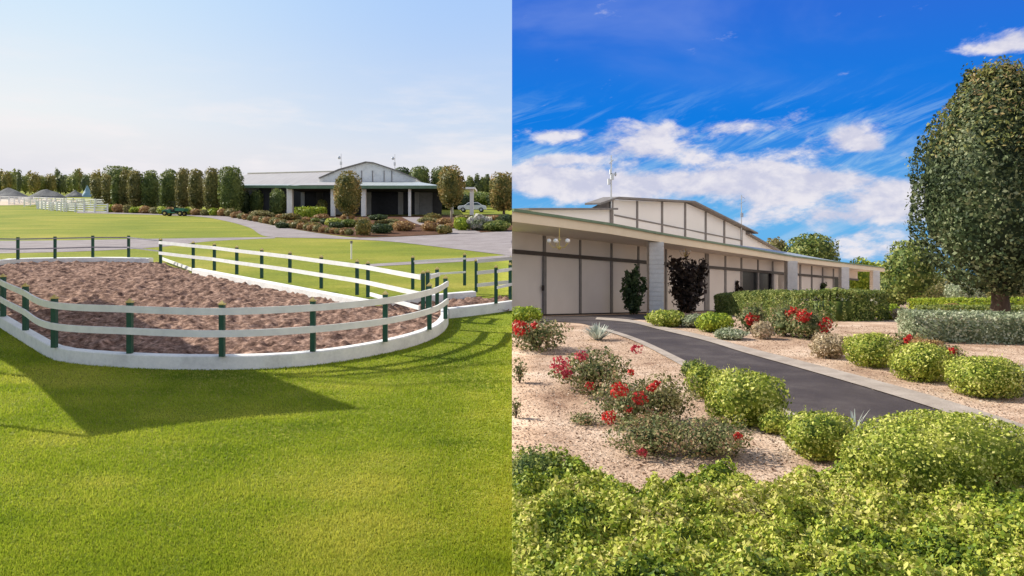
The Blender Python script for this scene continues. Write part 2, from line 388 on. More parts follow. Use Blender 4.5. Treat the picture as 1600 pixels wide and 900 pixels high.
def crown(name, c, rad, n, size, m, parent=None, side=None, ex=2.4, lump=.08, freq=3.0, depth=.35, core=.80, shape=None, stray=.04, jitter=.7, origin=None, elong=1.6):
    """foliage of an ellipsoid-like body: lumpy shell of leaves over an inner mass in darker leaf tones for inner shade"""
    c = np.array(c, float); rad = np.array(rad, float)
    d = sph(n); w = waves(7, freq); w2 = waves(9, freq*2.6)
    lum = 1 + lump*(w(d)+.6*w2(d))
    r = superd(d, ex)*lum*(1-depth*rng.random(n)**2.2) + (rng.random(n) < .12)*rng.random(n)*stray*2
    q = d*r[:, None]
    if shape is not None: q = shape(q)
    pos = c + q*rad
    nn = d/rad; nn /= np.linalg.norm(nn, axis=1)[:, None]
    V, Fc = leaf_quads(pos, nn, size, elong, jitter)
    rn = np.repeat(rng.random(n), 4)
    if core:
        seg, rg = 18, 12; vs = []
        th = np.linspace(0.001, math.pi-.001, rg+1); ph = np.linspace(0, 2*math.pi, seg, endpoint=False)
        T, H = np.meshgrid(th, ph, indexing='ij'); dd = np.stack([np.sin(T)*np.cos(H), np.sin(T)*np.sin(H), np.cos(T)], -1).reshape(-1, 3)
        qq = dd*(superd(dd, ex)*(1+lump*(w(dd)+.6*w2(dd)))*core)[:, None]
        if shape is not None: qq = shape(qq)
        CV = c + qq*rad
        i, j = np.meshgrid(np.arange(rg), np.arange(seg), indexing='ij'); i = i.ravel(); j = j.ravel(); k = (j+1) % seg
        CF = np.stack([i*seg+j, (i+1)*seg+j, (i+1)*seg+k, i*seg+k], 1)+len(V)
        V = np.vstack([V, CV]); Fc = np.vstack([Fc, CF]); rn = np.concatenate([rn, rng.random(len(CV))*.5])  # core takes only the darker leaf tones, standing for inner shade
    if side: V = clampx(V, side)
    return mesh_np(name, V, Fc, m, parent, rn, origin=origin)
def petals(name, c, r, n, size, m, parent, side=None):
    n = int(n*1.3)
    d = sph(n); pos = np.array(c)+d*np.array(r)*rng.uniform(.5, 1, n)[:, None]
    V, Fc = leaf_quads(pos, d, size, 1.1, .8)
    if side: V = clampx(V, side)
    return mesh_np(name, V, Fc, m, parent, np.repeat(rng.random(n), 4))

def bush(name, label, cat, side, u, vb, w, vt, m, leaf=4.0, dens=1.0, group=None, ex=2.4, lump=.07, depth=.35, core=.82, fl=None, ratio=1.0, freq=3.0, stems=False, jitter=.7, elong=1.6):
    """w = width in px, vb/vt = rows of its foot and top; leaf = leaf length in px"""
    y0 = G(side, u, vb).y; ry = w*y0/F/2*ratio
    yc = y0+ry*.85; s = yc/F
    rx = w*s/2*(y0/yc)**.3; x = (u-800)*s
    zb = Z(side, yc); zt = (VH-vt)*yc/F; h = zt-zb
    ry = rx*ratio
    rz = h/2*1.02; cz = zb + h/2
    ls = leaf*s*(.70 if side == 'R' else .9); area = 4*math.pi*((rx*ry)**1.6/3+(rx*rz)**1.6/3+(ry*rz)**1.6/3)**(1/1.6)
    n = int(min(60000, max(150, dens*2.6*area/(ls*ls*.8))))
    root = (x, yc, zb)
    if fl or stems:
        t = empty(name, root, label, cat, group)
        o = crown('foliage', (x, yc, cz), (rx, ry, rz), n, ls*.75, m, t, side, ex, lump, freq, depth, core, jitter=jitter, elong=elong)
        b = MB()
        for i in range(7):
            a = rng.uniform(0, 6.28); e = Vector((x+math.cos(a)*rx*.6, yc+math.sin(a)*ry*.6, zb+h*.7))
            if side == 'R': e.x = max(e.x, .02)
            p = Vector((max(x, .02) if side == 'R' else x, yc, zb-.02)); b.tube([p, p.lerp(e, .5)+Vector((0, 0, h*.1)), e], [rx*.035+.006, rx*.025+.004, .003], 5)
        b.build('stem', M_bark, t)
        for f in (fl or []):   # (u, v, r px, material, count)
            fu, fv, fr, fm, fn = f
            yy = yc - ry*.75; ss_ = yy/F
            petals('flower_cluster', ((fu-800)*ss_, yy, (VH-fv)*ss_), (fr*ss_*1.15, fr*ss_*.6, fr*ss_*.95), int(fn*1.3), 3.8*ss_, fm, t, side)
        return t
    o = crown(name, (x, yc, cz), (rx, ry, rz), n, ls*.75, m, None, side, ex, lump, freq, depth, core, origin=root, jitter=jitter, elong=elong)
    return tag(o, label, cat, group)

def hedge(name, label, cat, side, pts, hgt, thick, m, leafm, dens=1.0, group=None, lump=.03, cap=True, core_in=.09):
    """clipped hedge: pts ground points (Vector) along the centre line; leaves on top and sides of a rounded block"""
    pts = [Vector(p) for p in pts]
    segs = [(pts[i+1]-pts[i]) for i in range(len(pts)-1)]
    L = np.array([s.length for s in segs]); tot = L.sum()
    per = 2*hgt+thick
    n = int(min(70000, dens*2.6*tot*per/(leafm*leafm*.8)))
    t = rng.random(n)*tot; idx = np.searchsorted(np.cumsum(L), t); idx = np.minimum(idx, len(L)-1)
    off = t-np.concatenate([[0], np.cumsum(L)])[idx]
    A = np.array([list(p) for p in pts]); D = np.array([list(s.normalized()) for s in segs])
    base = A[idx]+D[idx]*off[:, None]
    Nn = np.stack([-D[:, 1], D[:, 0]], 1); Nn /= np.linalg.norm(Nn, axis=1)[:, None]; nx = Nn[idx]
    q = rng.random(n)*per; sgn = np.where(q < hgt, -1, np.where(q > hgt+thick, 1, 0))
    lat = np.where(sgn == 0, q-hgt-thick/2, sgn*thick/2); zz = np.where(sgn == 0, hgt, np.where(sgn < 0, q, q-hgt-thick))
    # ends
    ne = n//max(4, int(tot*3)) + 40
    iend = rng.choice(n, min(n, 2*ne), replace=False); half = len(iend)//2
    e0 = iend[:half]; e1 = iend[half:]
    base[e0] = A[0]; nx[e0] = Nn[0]; base[e1] = A[-1]; nx[e1] = Nn[-1]
    lat[iend] = (rng.random(len(iend))-.5)*thick; zz[iend] = rng.random(len(iend))*hgt
    w = waves(8, 2.2); w2 = waves(8, 6.0)
    P3 = np.stack([base[:, 0]+nx[:, 0]*lat, base[:, 1]+nx[:, 1]*lat, base[:, 2]+zz], 1)
    nr = np.stack([nx[:, 0]*sgn, nx[:, 1]*sgn, (sgn == 0).astype(float)], 1)
    nr[e0] = -D[0]; nr[e1] = D[-1]
    disp = lump*(w(P3)+.6*w2(P3))*hgt - rng.random(n)**2*.22*thick*.5 + (rng.random(n) < .1)*rng.random(n)*leafm*1.2
    # round the shoulders
    sh = np.clip((np.abs(lat)/(thick/2)-.7)/.3, 0, 1)*np.clip((zz/hgt-.75)/.25, 0, 1)
    P3[:, 2] -= sh*hgt*.08; P3 = P3+nr*disp[:, None]
    V, Fc = leaf_quads(P3, nr, leafm*.75, 1.6, .7); rn = np.repeat(rng.random(n), 4)
    cv = []; cf = []
    hw = thick/2-core_in*2.6; hh = hgt-core_in*2.2
    for i, p in enumerate(pts):
        k = Nn[min(i, len(Nn)-1)] if i in (0, len(pts)-1) else (Nn[i-1]+Nn[i])/2
        p2 = Vector(p)
        if i == 0: p2 = p2+segs[0].normalized()*core_in
        if i == len(pts)-1: p2 = p2-segs[-1].normalized()*core_in
        for (a, b) in ((-hw, -.05), (-hw, hh), (hw, hh), (hw, -.05)): cv.append((p2.x+k[0]*a, p2.y+k[1]*a, p2.z+b))
    for i in range(len(pts)-1):
        for j in range(4): cf.append((i*4+j, (i+1)*4+j, (i+1)*4+(j+1) % 4, i*4+(j+1) % 4))
    cf.append((0, 1, 2, 3)); e = (len(pts)-1)*4; cf.append((e+3, e+2, e+1, e))
    cf = np.array(cf)+len(V); V = np.vstack([V, np.array(cv)]); Fc = np.vstack([Fc, cf]); rn = np.concatenate([rn, rng.random(len(cv))*.5])  # inner block gets darker leaf tones in place of inner shade
    V = clampx(V, side)
    o = mesh_np(name, V, Fc, m, None, rn, origin=tuple(pts[0]))
    return tag(o, label, cat, group)

def tree(name, label, cat, side, u, vb, vt, w, m, vcb=None, leaf=4.0, dens=1.0, group=None, ex=2.6, lump=.06, freq=3.0, tw=.10, bark=None, shape=None, depth=.4, core=.80, extra=None, stray=.05, ratio=1.0, yy=None):
    """vb foot row, vt top row, vcb row of the crown's lower edge, w crown width px"""
    p = G(side, u, vb)
    if yy: p = Vector(((u-800)*yy/F, yy, Z(side, yy)))
    y = p.y; s = y/F
    vcb = vcb if vcb is not None else vb-2
    zt = (VH-vt)*s; zc = (VH-vcb)*s; rx = w*s/2
    t = empty(name, tuple(p), label, cat, group)
    c = (p.x, y, (zt+zc)/2); rad = (rx, rx*ratio, (zt-zc)/2)
    ls = leaf*s
    area = 4*math.pi*((rad[0]*rad[1])**1.6/3+2*(rad[0]*rad[2])**1.6/3)**(1/1.6)
    n = int(min(70000, max(200, dens*2.8*area/(ls*ls*.8))))
    crown('crown', c, rad, n, ls*.75, m, t, side, ex, lump, freq, depth, core, shape, stray)
    if extra: extra(t, c, rad, ls)
    b = MB(); zm = zc+(zt-zc)*.55; r0 = tw*rx
    b.tube([p+Vector((0, 0, -.1)), Vector((p.x+r0*.2, y, p.z+(zc-p.z)*.5)), Vector((p.x, y, zc+.1)), Vector((p.x+r0*.4, y, zm))], [r0*1.25, r0, r0*.85, r0*.3], 8)
    for i in range(5):
        a = i*1.3+rng.uniform(0, .6); q0 = Vector((p.x, y, zc+(zm-zc)*(.05+.15*i)))
        q1 = q0+Vector((math.cos(a)*rx*.6, math.sin(a)*rx*.6, (zt-zc)*.22)); b.tube([q0, q0.lerp(q1, .5)+Vector((0, 0, .05*rx)), q1], [r0*.4, r0*.28, r0*.1], 5)
    b.build('trunk', bark or M_bark, t, True)
    return t

# ------------------------------------------------------------------ ground (the two lands meet along x = 0)
def sheet(name, mat_, xs, ys, zf, side=None, kind='structure', bump_=None, skirt=0):
    X, Y = np.meshgrid(xs, ys, indexing='xy'); Zz = zf(X, Y)
    V = np.stack([X, Y, Zz], -1).reshape(-1, 3); nx, ny = len(xs), len(ys)
    i, j = np.meshgrid(np.arange(ny-1), np.arange(nx-1), indexing='ij'); i = i.ravel(); j = j.ravel()
    Fc = np.stack([i*nx+j, i*nx+j+1, (i+1)*nx+j+1, (i+1)*nx+j], 1)
    if skirt:   # earth face along x = 0
        e = (nx-1) if side == 'L' else 0
        ed = np.arange(ny)*nx+e; b0 = len(V)
        low = V[ed].copy(); low[:, 2] -= skirt; V = np.vstack([V, low])
        k = np.arange(ny-1); Fs = np.stack([ed[k], ed[k+1], b0+k+1, b0+k], 1); Fc = np.vstack([Fc, Fs])
    o = mesh_np(name, V, Fc, mat_, smooth=False); o['kind'] = kind; return o
ysL = np.concatenate([np.linspace(-40, 5, 10), np.linspace(6, 60, 55), np.linspace(65, 400, 68), np.linspace(450, 2600, 30)])
xsL = np.concatenate([-np.geomspace(1800, 20, 24), -np.linspace(18, 0, 19)])
sheet('lawn', M_lawn, xsL, ysL, lambda X, Y: zL(Y), 'L', skirt=6)
ysR = np.concatenate([np.linspace(-40, 0, 9), np.linspace(.5, 40, 159), np.linspace(42, 120, 40), np.linspace(130, 900, 30)])
xsR = np.concatenate([np.linspace(0, 18, 37), np.geomspace(19, 700, 24)])
wsoil = waves(10, 2.5); wsoil2 = waves(10, 7.0)
sheet('garden_soil', M_soil, xsR, ysR, lambda X, Y: zR(Y), 'R', skirt=6)

def catmull(pts, n=8):
    P_ = [Vector(p) for p in pts]; P_ = [P_[0]*2-P_[1]]+P_+[P_[-1]*2-P_[-2]]; out = []
    for i in range(1, len(P_)-2):
        p0, p1, p2, p3 = P_[i-1:i+3]
        for k in range(n):
            t = k/n; out.append(.5*((2*p1)+(-p0+p2)*t+(2*p0-5*p1+4*p2-p3)*t*t+(-p0+3*p1-3*p2+p3)*t**3))
    out.append(P_[-2]); return out
def resample(pl, n):
    pl = [Vector(p) for p in pl]; L = [0]
    for i in range(1, len(pl)): L.append(L[-1]+(pl[i]-pl[i-1]).length)
    out = []; j = 0
    for k in range(n):
        t = L[-1]*k/(n-1)
        while j < len(L)-2 and L[j+1] < t: j += 1
        f = (t-L[j])/max(1e-9, L[j+1]-L[j]); out.append(pl[j].lerp(pl[j+1], min(1, f)))
    return out
def strip(name, A, B, side, mat_, dz, n=60, across=8, smooth_pts=True, kind='structure', thick=0):
    """surface between two pixel polylines, laid on the ground"""
    def g(Q):
        q = [Vector((u, v)) for u, v in Q]
        if smooth_pts: q = catmull(q, 6)
        return resample([G(side, p.x, p.y) for p in q], n)
    a, b = g(A), g(B); V = []
    for i in range(n):
        for j in range(across+1):
            p = a[i].lerp(b[i], j/across)
            if side == 'L': p.x = min(p.x, 0)
            else: p.x = max(p.x, 0)
            V.append((p.x, p.y, Z(side, p.y)+dz))
    Fc = [(i*(across+1)+j, i*(across+1)+j+1, (i+1)*(across+1)+j+1, (i+1)*(across+1)+j) for i in range(n-1) for j in range(across)]
    if thick:
        b0 = len(V); rim = [i*(across+1) for i in range(n)]; rim2 = [i*(across+1)+across for i in range(n)]
        for r_ in (rim, rim2):
            k0 = len(V)
            for i in r_: V.append((V[i][0], V[i][1], V[i][2]-thick))
            for i in range(n-1): Fc.append((r_[i], r_[i+1], k0+i+1, k0+i))
    o = mesh_np(name, V, Fc, mat_); o['kind'] = kind; return o

# ================================================================== WEST: lawns, drive, riding arena
strip('drive', [(120,330.5),(168,331.5),(270,335),(355,338.5),(430,353),(500,365),(560,371.5),(650,369),(800,361),(960,352)],
      [(120,333),(168,334),(300,338),(350,345),(390,356),(418,370),(500,372.5),(600,377),(700,388),(960,420)], 'L', M_drive, .02, 90)
strip('gravel_road', [(-500,376),(0,376.5),(250,373),(330,371.8),(430,370.6)], [(-500,404),(0,396),(150,392),(250,386),(330,377),(430,372.4)], 'L', M_drive, .012, 60)
strip('footpath', [(560,414),(650,408.5),(725,404),(830,396)], [(560,418),(650,413),(725,409),(830,402)], 'L', M_drive, .012, 30)
strip('sandy_ground', [(-400,311),(0,311),(120,313)], [(-400,326),(0,321),(120,318)], 'L', mat('pale_sand', [(.42,.33,.24), (.55,.46,.36)], .95, .1), .03, 20)
strip('planting_bed', [(165,326),(300,328),(380,329),(450,331),(600,338),(960,336)], [(165,331.2),(270,334.8),(355,338.2),(430,352.5),(500,364.5),(560,371)], 'L', M_bed, .03, 60)
strip('planting_bed', [(560,338),(760,336),(960,334)], [(560,371.2),(650,368.7),(960,351.5)], 'L', M_bed, .036, 40)
strip('entrance_path', [(628,340),(650,350),(690,362),(700,366.5)], [(655,340),(690,350),(745,362),(752,364.5)], 'L', M_drive, .05, 24)

def wtop(u, v):      # a point on the plane of the low walls' tops
    y = 3.7*F/(v-290.0); return Vector(((u-800)*y/F, y, zL(y)+.3))
front_out = [Vector((-25.6, 39.0, 0)), Vector((-25.2, 35, 0)), Vector((-21.5, 29, 0)), Vector((-17.6, 25.0, 0))] + \
    [GL(u, v) for u, v in [(0,512),(45,541),(80,561),(120,569),(200,575),(290,578),(380,577.5),(450,574.5),(520,567),(590,555),(650,540),(685,525),(700,509),(700,496)]]
for p in front_out: p.z = 0
def wall_run(name, pts, th, h, m, label, cat, inside, smooth_=True, group=None, parent=None):
    """low wall along its outer foot line; inside = point towards which it is thick"""
    q = resample(catmull(pts, 8), 70) if smooth_ else [Vector(p) for p in pts]
    n = len(q); A = []; B = []
    for i, p in enumerate(q):
        d = (q[min(i+1, n-1)]-q[max(i-1, 0)]); d.z = 0; d.normalize(); k = Vector((-d.y, d.x, 0))
        if k.dot(Vector(inside)-p) < 0: k = -k
        r_ = p+k*th; A.append(p); B.append(r_)
    V = []
    for p, r_ in zip(A, B):
        for w_, z_ in ((p, -.1), (p, h-.02), (p+(r_-p)*.08, h), (r_+(p-r_)*.08, h), (r_, h-.02), (r_, -.1)):
            V.append((min(w_.x, 0), w_.y, zL(w_.y)+z_))
    Fc = [(i*6+j, (i+1)*6+j, (i+1)*6+(j+1) % 6, i*6+(j+1) % 6) for i in range(n-1) for j in range(6)]
    mb = MB(); mb.v = V; mb.f = Fc+[tuple(range(6))[::-1], tuple(range((n-1)*6, n*6))]
    o = mb.build(name, m, parent, origin=(V[0][0], V[0][1], V[0][2]) if parent is None else None)
    return tag(o, label, cat, group) if parent is None else o
CEN = (-11, 27, 0)
wall_run('low_wall', front_out, .22, .3, M_wallw, 'low white rendered wall curving along the front of the brown earth arena', 'wall', CEN, group='low white walls of the arena')
rear = [Vector((-25.6, 37.3, 0)), GL(30,413.5), GL(100,412), GL(180,411.5), GL(232,413)]
for p in rear: p.z = 0
wall_run('low_wall', rear, .35, .3, M_wallw, 'low white wall at the far back left edge of the arena, under dark posts', 'wall', (-20, 60, 0), group='low white walls of the arena')
inner = [GL(300,430), GL(400,449), GL(507,471), GL(573,485)]
for p in inner: p.z = 0
wall_run('low_wall', [inner[0], inner[-1]], .3, .3, M_wallw, 'sunlit straight white low wall along the back right side of the arena', 'wall', (-3, 40, 0), False, 'low white walls of the arena')
lane_b = [GL(612,481), GL(744,469)]
for p in lane_b: p.z = 0
wall_run('low_wall', lane_b, .3, .3, M_wallw, 'short shaded white wall behind the entry lane, between two pairs of posts', 'wall', (-1, 60, 0), False, 'low white walls of the arena')
lane_f = [GL(702,498), GL(760,491), GL(830,485)]
for p in lane_f: p.z = 0
wall_run('low_wall', lane_f, .25, .3, M_wallw, 'white low wall running right from the arena corner to the edge of the lawn', 'wall', (-1, 60, 0), False, 'low white walls of the arena')

# churned earth inside the walls
def in_poly(px, py, poly):
    r_ = np.zeros(px.shape, bool); n = len(poly); j = n-1
    for i in range(n):
        xi, yi = poly[i][:2]; xj, yj = poly[j][:2]
        c = ((yi > py) != (yj > py)) & (px < (xj-xi)*(py-yi)/(yj-yi+1e-12)+xi); r_ ^= c; j = i
    return r_
arena_poly = [tuple(p)[:2] for p in catmull(front_out, 6)] + [(-0.05, 24.4), (-0.05, 26.9)] + [tuple(p)[:2] for p in (lane_b[1]+Vector((0,.1,0)), lane_b[0]+Vector((0,.1,0)))] + [tuple(p)[:2] for p in (inner[3]+Vector((0,.1,0)), inner[0]+Vector((0,.1,0)))] + [tuple(GL(252,413))[:2]] + [(p.x, p.y+.2) for p in rear[::-1]]
gx = np.arange(-27, 0.01, .065); gy = np.arange(16, 41, .065)
X, Y = np.meshgrid(gx, gy, indexing='xy'); mask = in_poly(X, Y, arena_poly)
def vnoise(X, Y, cell, seed):
    r2 = np.random.default_rng(seed); g = r2.random((400, 400))
    a = X/cell+150; b = Y/cell+50; ia = np.floor(a).astype(int) % 398; ib = np.floor(b).astype(int) % 398; fa = a-np.floor(a); fb = b-np.floor(b)
    fa = fa*fa*(3-2*fa); fb = fb*fb*(3-2*fb)
    return (g[ia, ib]*(1-fa)+g[ia+1, ib]*fa)*(1-fb)+(g[ia, ib+1]*(1-fa)+g[ia+1, ib+1]*fa)*fb
hh = .15*vnoise(X, Y, .22, 1)**1.6+.09*vnoise(X+.3*Y, Y, .13, 2)+.04*vnoise(X, Y, 1.3, 3)
Zs = zL(Y)-.03+hh
nx_, ny_ = len(gx), len(gy)
i, j = np.meshgrid(np.arange(ny_-1), np.arange(nx_-1), indexing='ij')
ok = mask[:-1, :-1] & mask[1:, :-1] & mask[:-1, 1:] & mask[1:, 1:]
i = i[ok]; j = j[ok]; Fa = np.stack([i*nx_+j, i*nx_+j+1, (i+1)*nx_+j+1, (i+1)*nx_+j], 1)
used, inv = np.unique(Fa, return_inverse=True); VV = np.stack([X, Y, Zs], -1).reshape(-1, 3)[used]
o = mesh_np('arena_earth', VV, inv.reshape(-1, 4), M_sand, smooth=True); o['kind'] = 'structure'

# fences: posts (> cap) and rails
def fence(name, label, posts, rails, group, post_h=1.12, curved=False, m_post=M_green, m_rail=M_white, pw=.11, cap=True, rh=.15, side_off=-.08, closed_ends=True, rail_ext=None, cat='fence'):
    base = posts[len(posts)//2]
    t = empty(name, (base.x, base.y, base.z), label, cat, group)
    for p in posts:
        x = min(p.x, -.06)
        b = MB().box(x-pw/2, x+pw/2, p.y-pw/2, p.y+pw/2, p.z, p.z+post_h)
        po = b.build('post', m_post, t)
        if cap:
            h = pw/2+.012; z0 = p.z+post_h
            MB().box(x-h, x+h, p.y-h, p.y+h, z0, z0+.03).add([(x-h*.8, p.y-h*.8, z0+.03), (x+h*.8, p.y-h*.8, z0+.03), (x+h*.8, p.y+h*.8, z0+.03), (x-h*.8, p.y+h*.8, z0+.03), (x, p.y, z0+.10)], [(0,1,4),(1,2,4),(2,3,4),(3,0,4),(3,2,1,0)]).build('cap', M_gold, po)
    line = [Vector(p) for p in posts]
    if rail_ext: line = rail_ext[0]+line+rail_ext[1]
    if curved: line = catmull(line, 8)
    n = len(line); off = []
    for i_, p in enumerate(line):
        d = line[min(i_+1, n-1)]-line[max(i_-1, 0)]; d.z = 0; d.normalize(); k = Vector((-d.y, d.x, 0)); off.append(p+k*side_off)
    for (hz, lab) in rails:
        V = []; Fc = []
        for i_, p in enumerate(off):
            d = line[min(i_+1, n-1)]-line[max(i_-1, 0)]; d.z = 0; d.normalize(); k = Vector((-d.y, d.x, 0))*.02
            for w_, z_ in ((-k, -rh/2), (k, -rh/2), (k, rh/2), (-k, rh/2)):
                V.append((min(p.x+w_.x, 0), p.y+w_.y, p.z+hz+z_+w_.z))
        for i_ in range(n-1):
            for j_ in range(4): Fc.append((i_*4+j_, (i_+1)*4+j_, (i_+1)*4+(j_+1) % 4, i_*4+(j_+1) % 4))
        Fc += [(0,1,2,3), ((n-1)*4+3, (n-1)*4+2, (n-1)*4+1, (n-1)*4)]
        mb = MB(); mb.v = V; mb.f = Fc; mb.build('rail', m_rail, t)
    return t
fr = [Vector((-24.9, 35.0, 0)), Vector((-22.9, 31.8, 0)), Vector((-20.0, 27.7, 0)), Vector((-17.0, 24.9, 0))]
for p in fr: p.z = zL(p.y)+.3
fr += [wtop(5,494.5), wtop(40,516), wtop(85,543), wtop(203,552), wtop(347,557), wtop(489,549), wtop(602,534), wtop(671,515), wtop(696,498)]
GF = 'green post and white rail fences of the arena'
fence('arena_fence', 'curved fence of green posts and two broad white rails in front of the brown arena', fr, [(.98, 0), (.50, 0)], GF, curved=True, side_off=-.075)
rr = [wtop(-80,403), wtop(28,405.5), wtop(86,404), wtop(145,402), wtop(201,402), wtop(251,409)]
fence('arena_fence', 'dark fence with thin rails at the far back left of the arena', rr, [(1.02, 0), (.52, 0)], GF, m_rail=mat('dark_grey_rail', [(.20,.19,.22), (.32,.31,.34)], .7, 3), rh=.06, cap=False)  # these rails get a darker grey than the white ones
st = [wtop(u, v) for u, v in [(251,411),(302,418),(335,422),(370,428),(409,434),(453,441),(502,450),(558,460),(575,463.5),(661,485)]]
for p in st: p.z = zL(p.y)+.28
fence('arena_fence', 'long sunlit white railed fence on the back right wall of the arena', st, [(1.0, 0), (.50, 0)], GF, rh=.14, rail_ext=([], []))
st2 = [wtop(575,464), wtop(661,486)]
mb = MB(); mb.beam(st2[0]+Vector((.1, -.1, .1)), st2[1]+Vector((-.1, -.1, .1)), .05, .12); tag(mb.build('kick_board', M_white, origin=tuple(st2[0])), 'white board low between the last two posts beside the entry lane', 'board')
gt = [wtop(683,478), wtop(696,495)]
fence('arena_gate', 'short curled white gate panel on green posts beside the arena corner', [wtop(661,484)+Vector((.15, -.1, 0)), wtop(683,478)], [(.98, 0), (.50, 0)], GF, curved=False, rh=.12, cat='gate')
lf = [wtop(645,452), wtop(726,446)]
fence('arena_fence', 'thin railed fence behind the entry lane wall', lf, [(1.0, 0), (.5, 0)], GF, rh=.07)
lf2 = [wtop(744,450), wtop(830,444)]
for p in lf2: p.z = zL(p.y)+.15
fence('arena_fence', 'white three railed fence leaving the lane toward the right edge of the lawn', lf2, [(1.12, 0), (.70, 0), (.25, 0)], GF, rh=.13)
lf3 = [wtop(696,497)+Vector((.1, .05, 0)), wtop(775,472), ]
fence('arena_fence', 'fence post with pale rails over the front wall of the entry lane', [wtop(775,474), wtop(860,468)], [(1.0, 0), (.5, 0)], GF, rh=.09)
# low rail that stands in for the wall at the back corner
mb = MB(); a = GL(253,410)+Vector((0,0,.2)); b_ = GL(300,428)+Vector((0,0,.2)); mb.beam(a, b_, .05, .14)
tag(mb.build('kick_board', M_white, origin=tuple(a)), 'single white board low on the ground at the back corner of the arena', 'board')

# shade sail just outside the picture, whose shadow lies on the lawn
def lift(u, v, h):
    g = GL(u, v); t = h/sdir.z; return g+sdir*t
SB, SC, SE, SF = lift(142,684,3.1), lift(566,640,6.9), lift(160,470,4.4), lift(-150,510,4.4)
t = empty('shade_sail', tuple(GL(-200, 640)), 'beige shade sail stretched between steel poles left of the arena lawn', 'shade sail')
cs = [SB, SC, SE, SF]; n_ = 16; V = []; cen = sum(cs, Vector())/4
def edge(a, b, t_, bow): p = a.lerp(b, t_); return p+(cen-p)*bow*4*t_*(1-t_)
for i_ in range(n_+1):
    for j_ in range(n_+1):
        s_, t_ = i_/n_, j_/n_
        e0 = edge(SB, SC, s_, .03); e1 = edge(SF, SE, s_, .16); f0 = edge(SB, SF, t_, .26); f1 = edge(SC, SE, t_, .14)
        p = e0.lerp(e1, t_)+f0.lerp(f1, s_)-((SB.lerp(SC, s_)).lerp(SF.lerp(SE, s_), t_)); V.append(tuple(p))
Fc = [(i_*(n_+1)+j_, i_*(n_+1)+j_+1, (i_+1)*(n_+1)+j_+1, (i_+1)*(n_+1)+j_) for i_ in range(n_) for j_ in range(n_)]
mb = MB(); mb.v = V; mb.f = Fc; sc_ = mb.build('canopy', M_sail, t, True)
so = sc_.modifiers.new('thick', 'SOLIDIFY'); so.thickness = .006
for c_ in (SB, SE, SF):
    g = Vector((c_.x-.1, c_.y, zL(c_.y)-.1)); MB().tube([g, c_], [.07, .05], 8).build('pole', M_metal, t, True)
g = Vector((SC.x-.3, SC.y, zL(SC.y)-.1)); MB().tube([g, SC], [.07, .05], 8).build('pole', M_metal, t, True)

# added pole and cables, out of view left: they cast thin shadows on the lawn
t = empty('shadow_pole', tuple(GL(-2000, 420)), 'unseen tall pole with cables, added to cast thin streaks of shadow on the lawn', 'shadow caster')
p0 = t.location.copy()
# the cables stand in for tree branches that would streak the lawn
def barelimb(a, b, r0):
    m_ = a.lerp(b, .5)+Vector((0, 0, .5)); return MB().tube([a, m_, b], [r0, r0*.7, r0*.35], 6)
MB().tube([p0, p0+Vector((0, 0, 13))], [.16, .11], 8).build('pole', M_bark, t)
for (ua, va, ub, vb_, r0) in [(560, 592, 830, 566, .055), (620, 604, 830, 597, .045), (690, 582, 830, 560, .04)]:
    q0, q1 = lift(ua, va, 12.0), lift(ub, vb_, 12.6)
    MB().tube([p0+Vector((0, 0, 12.8)), q0, q0.lerp(q1, .5)+Vector((0, .15, -.1)), q1], [r0*.5, r0, r0, r0*.6], 6).build('shadow_cable', M_black, t)

# grass blades on the near lawn
n = 560000
yy = 7.3+(30-7.3)*rng.random(n)**2.1; xx = -rng.random(n)*(yy*.69+3.0)
keep = ~in_poly(xx, yy, arena_poly); xx = xx[keep]; yy = yy[keep]; n = len(xx)
hgt = (.022+.03*rng.random(n)*(.4+vnoise(xx, yy, .5, 5)))*np.clip((30-yy)/12, .15, 1); ang = rng.random(n)*6.28; wd = .004+.0035*rng.random(n)+yy*.00022
lean = rng.normal(0, .018, (n, 2)); zz = zL(yy)
V = np.zeros((n, 3, 3)); V[:, 0] = np.stack([xx-np.cos(ang)*wd, yy-np.sin(ang)*wd, zz], 1); V[:, 1] = np.stack([xx+np.cos(ang)*wd, yy+np.sin(ang)*wd, zz], 1)
V[:, 2] = np.stack([xx+lean[:, 0], yy+lean[:, 1], zz+hgt], 1); V = V.reshape(-1, 3); V[:, 0] = np.minimum(V[:, 0], 0)
o = mesh_np('grass', V, np.arange(3*n).reshape(-1, 3), M_blade, rnd=np.repeat(np.clip(.0+.38*vnoise(xx/2.2, yy, .40, 8)+.30*vnoise(xx, yy, 2.3, 9)+.30*vnoise(xx/7, yy+xx*.08, .62, 17)+rng.normal(0, .17, n), 0, 1), 3))
tag(o, 'short mown grass growing over the near lawn', 'grass', kind='stuff')

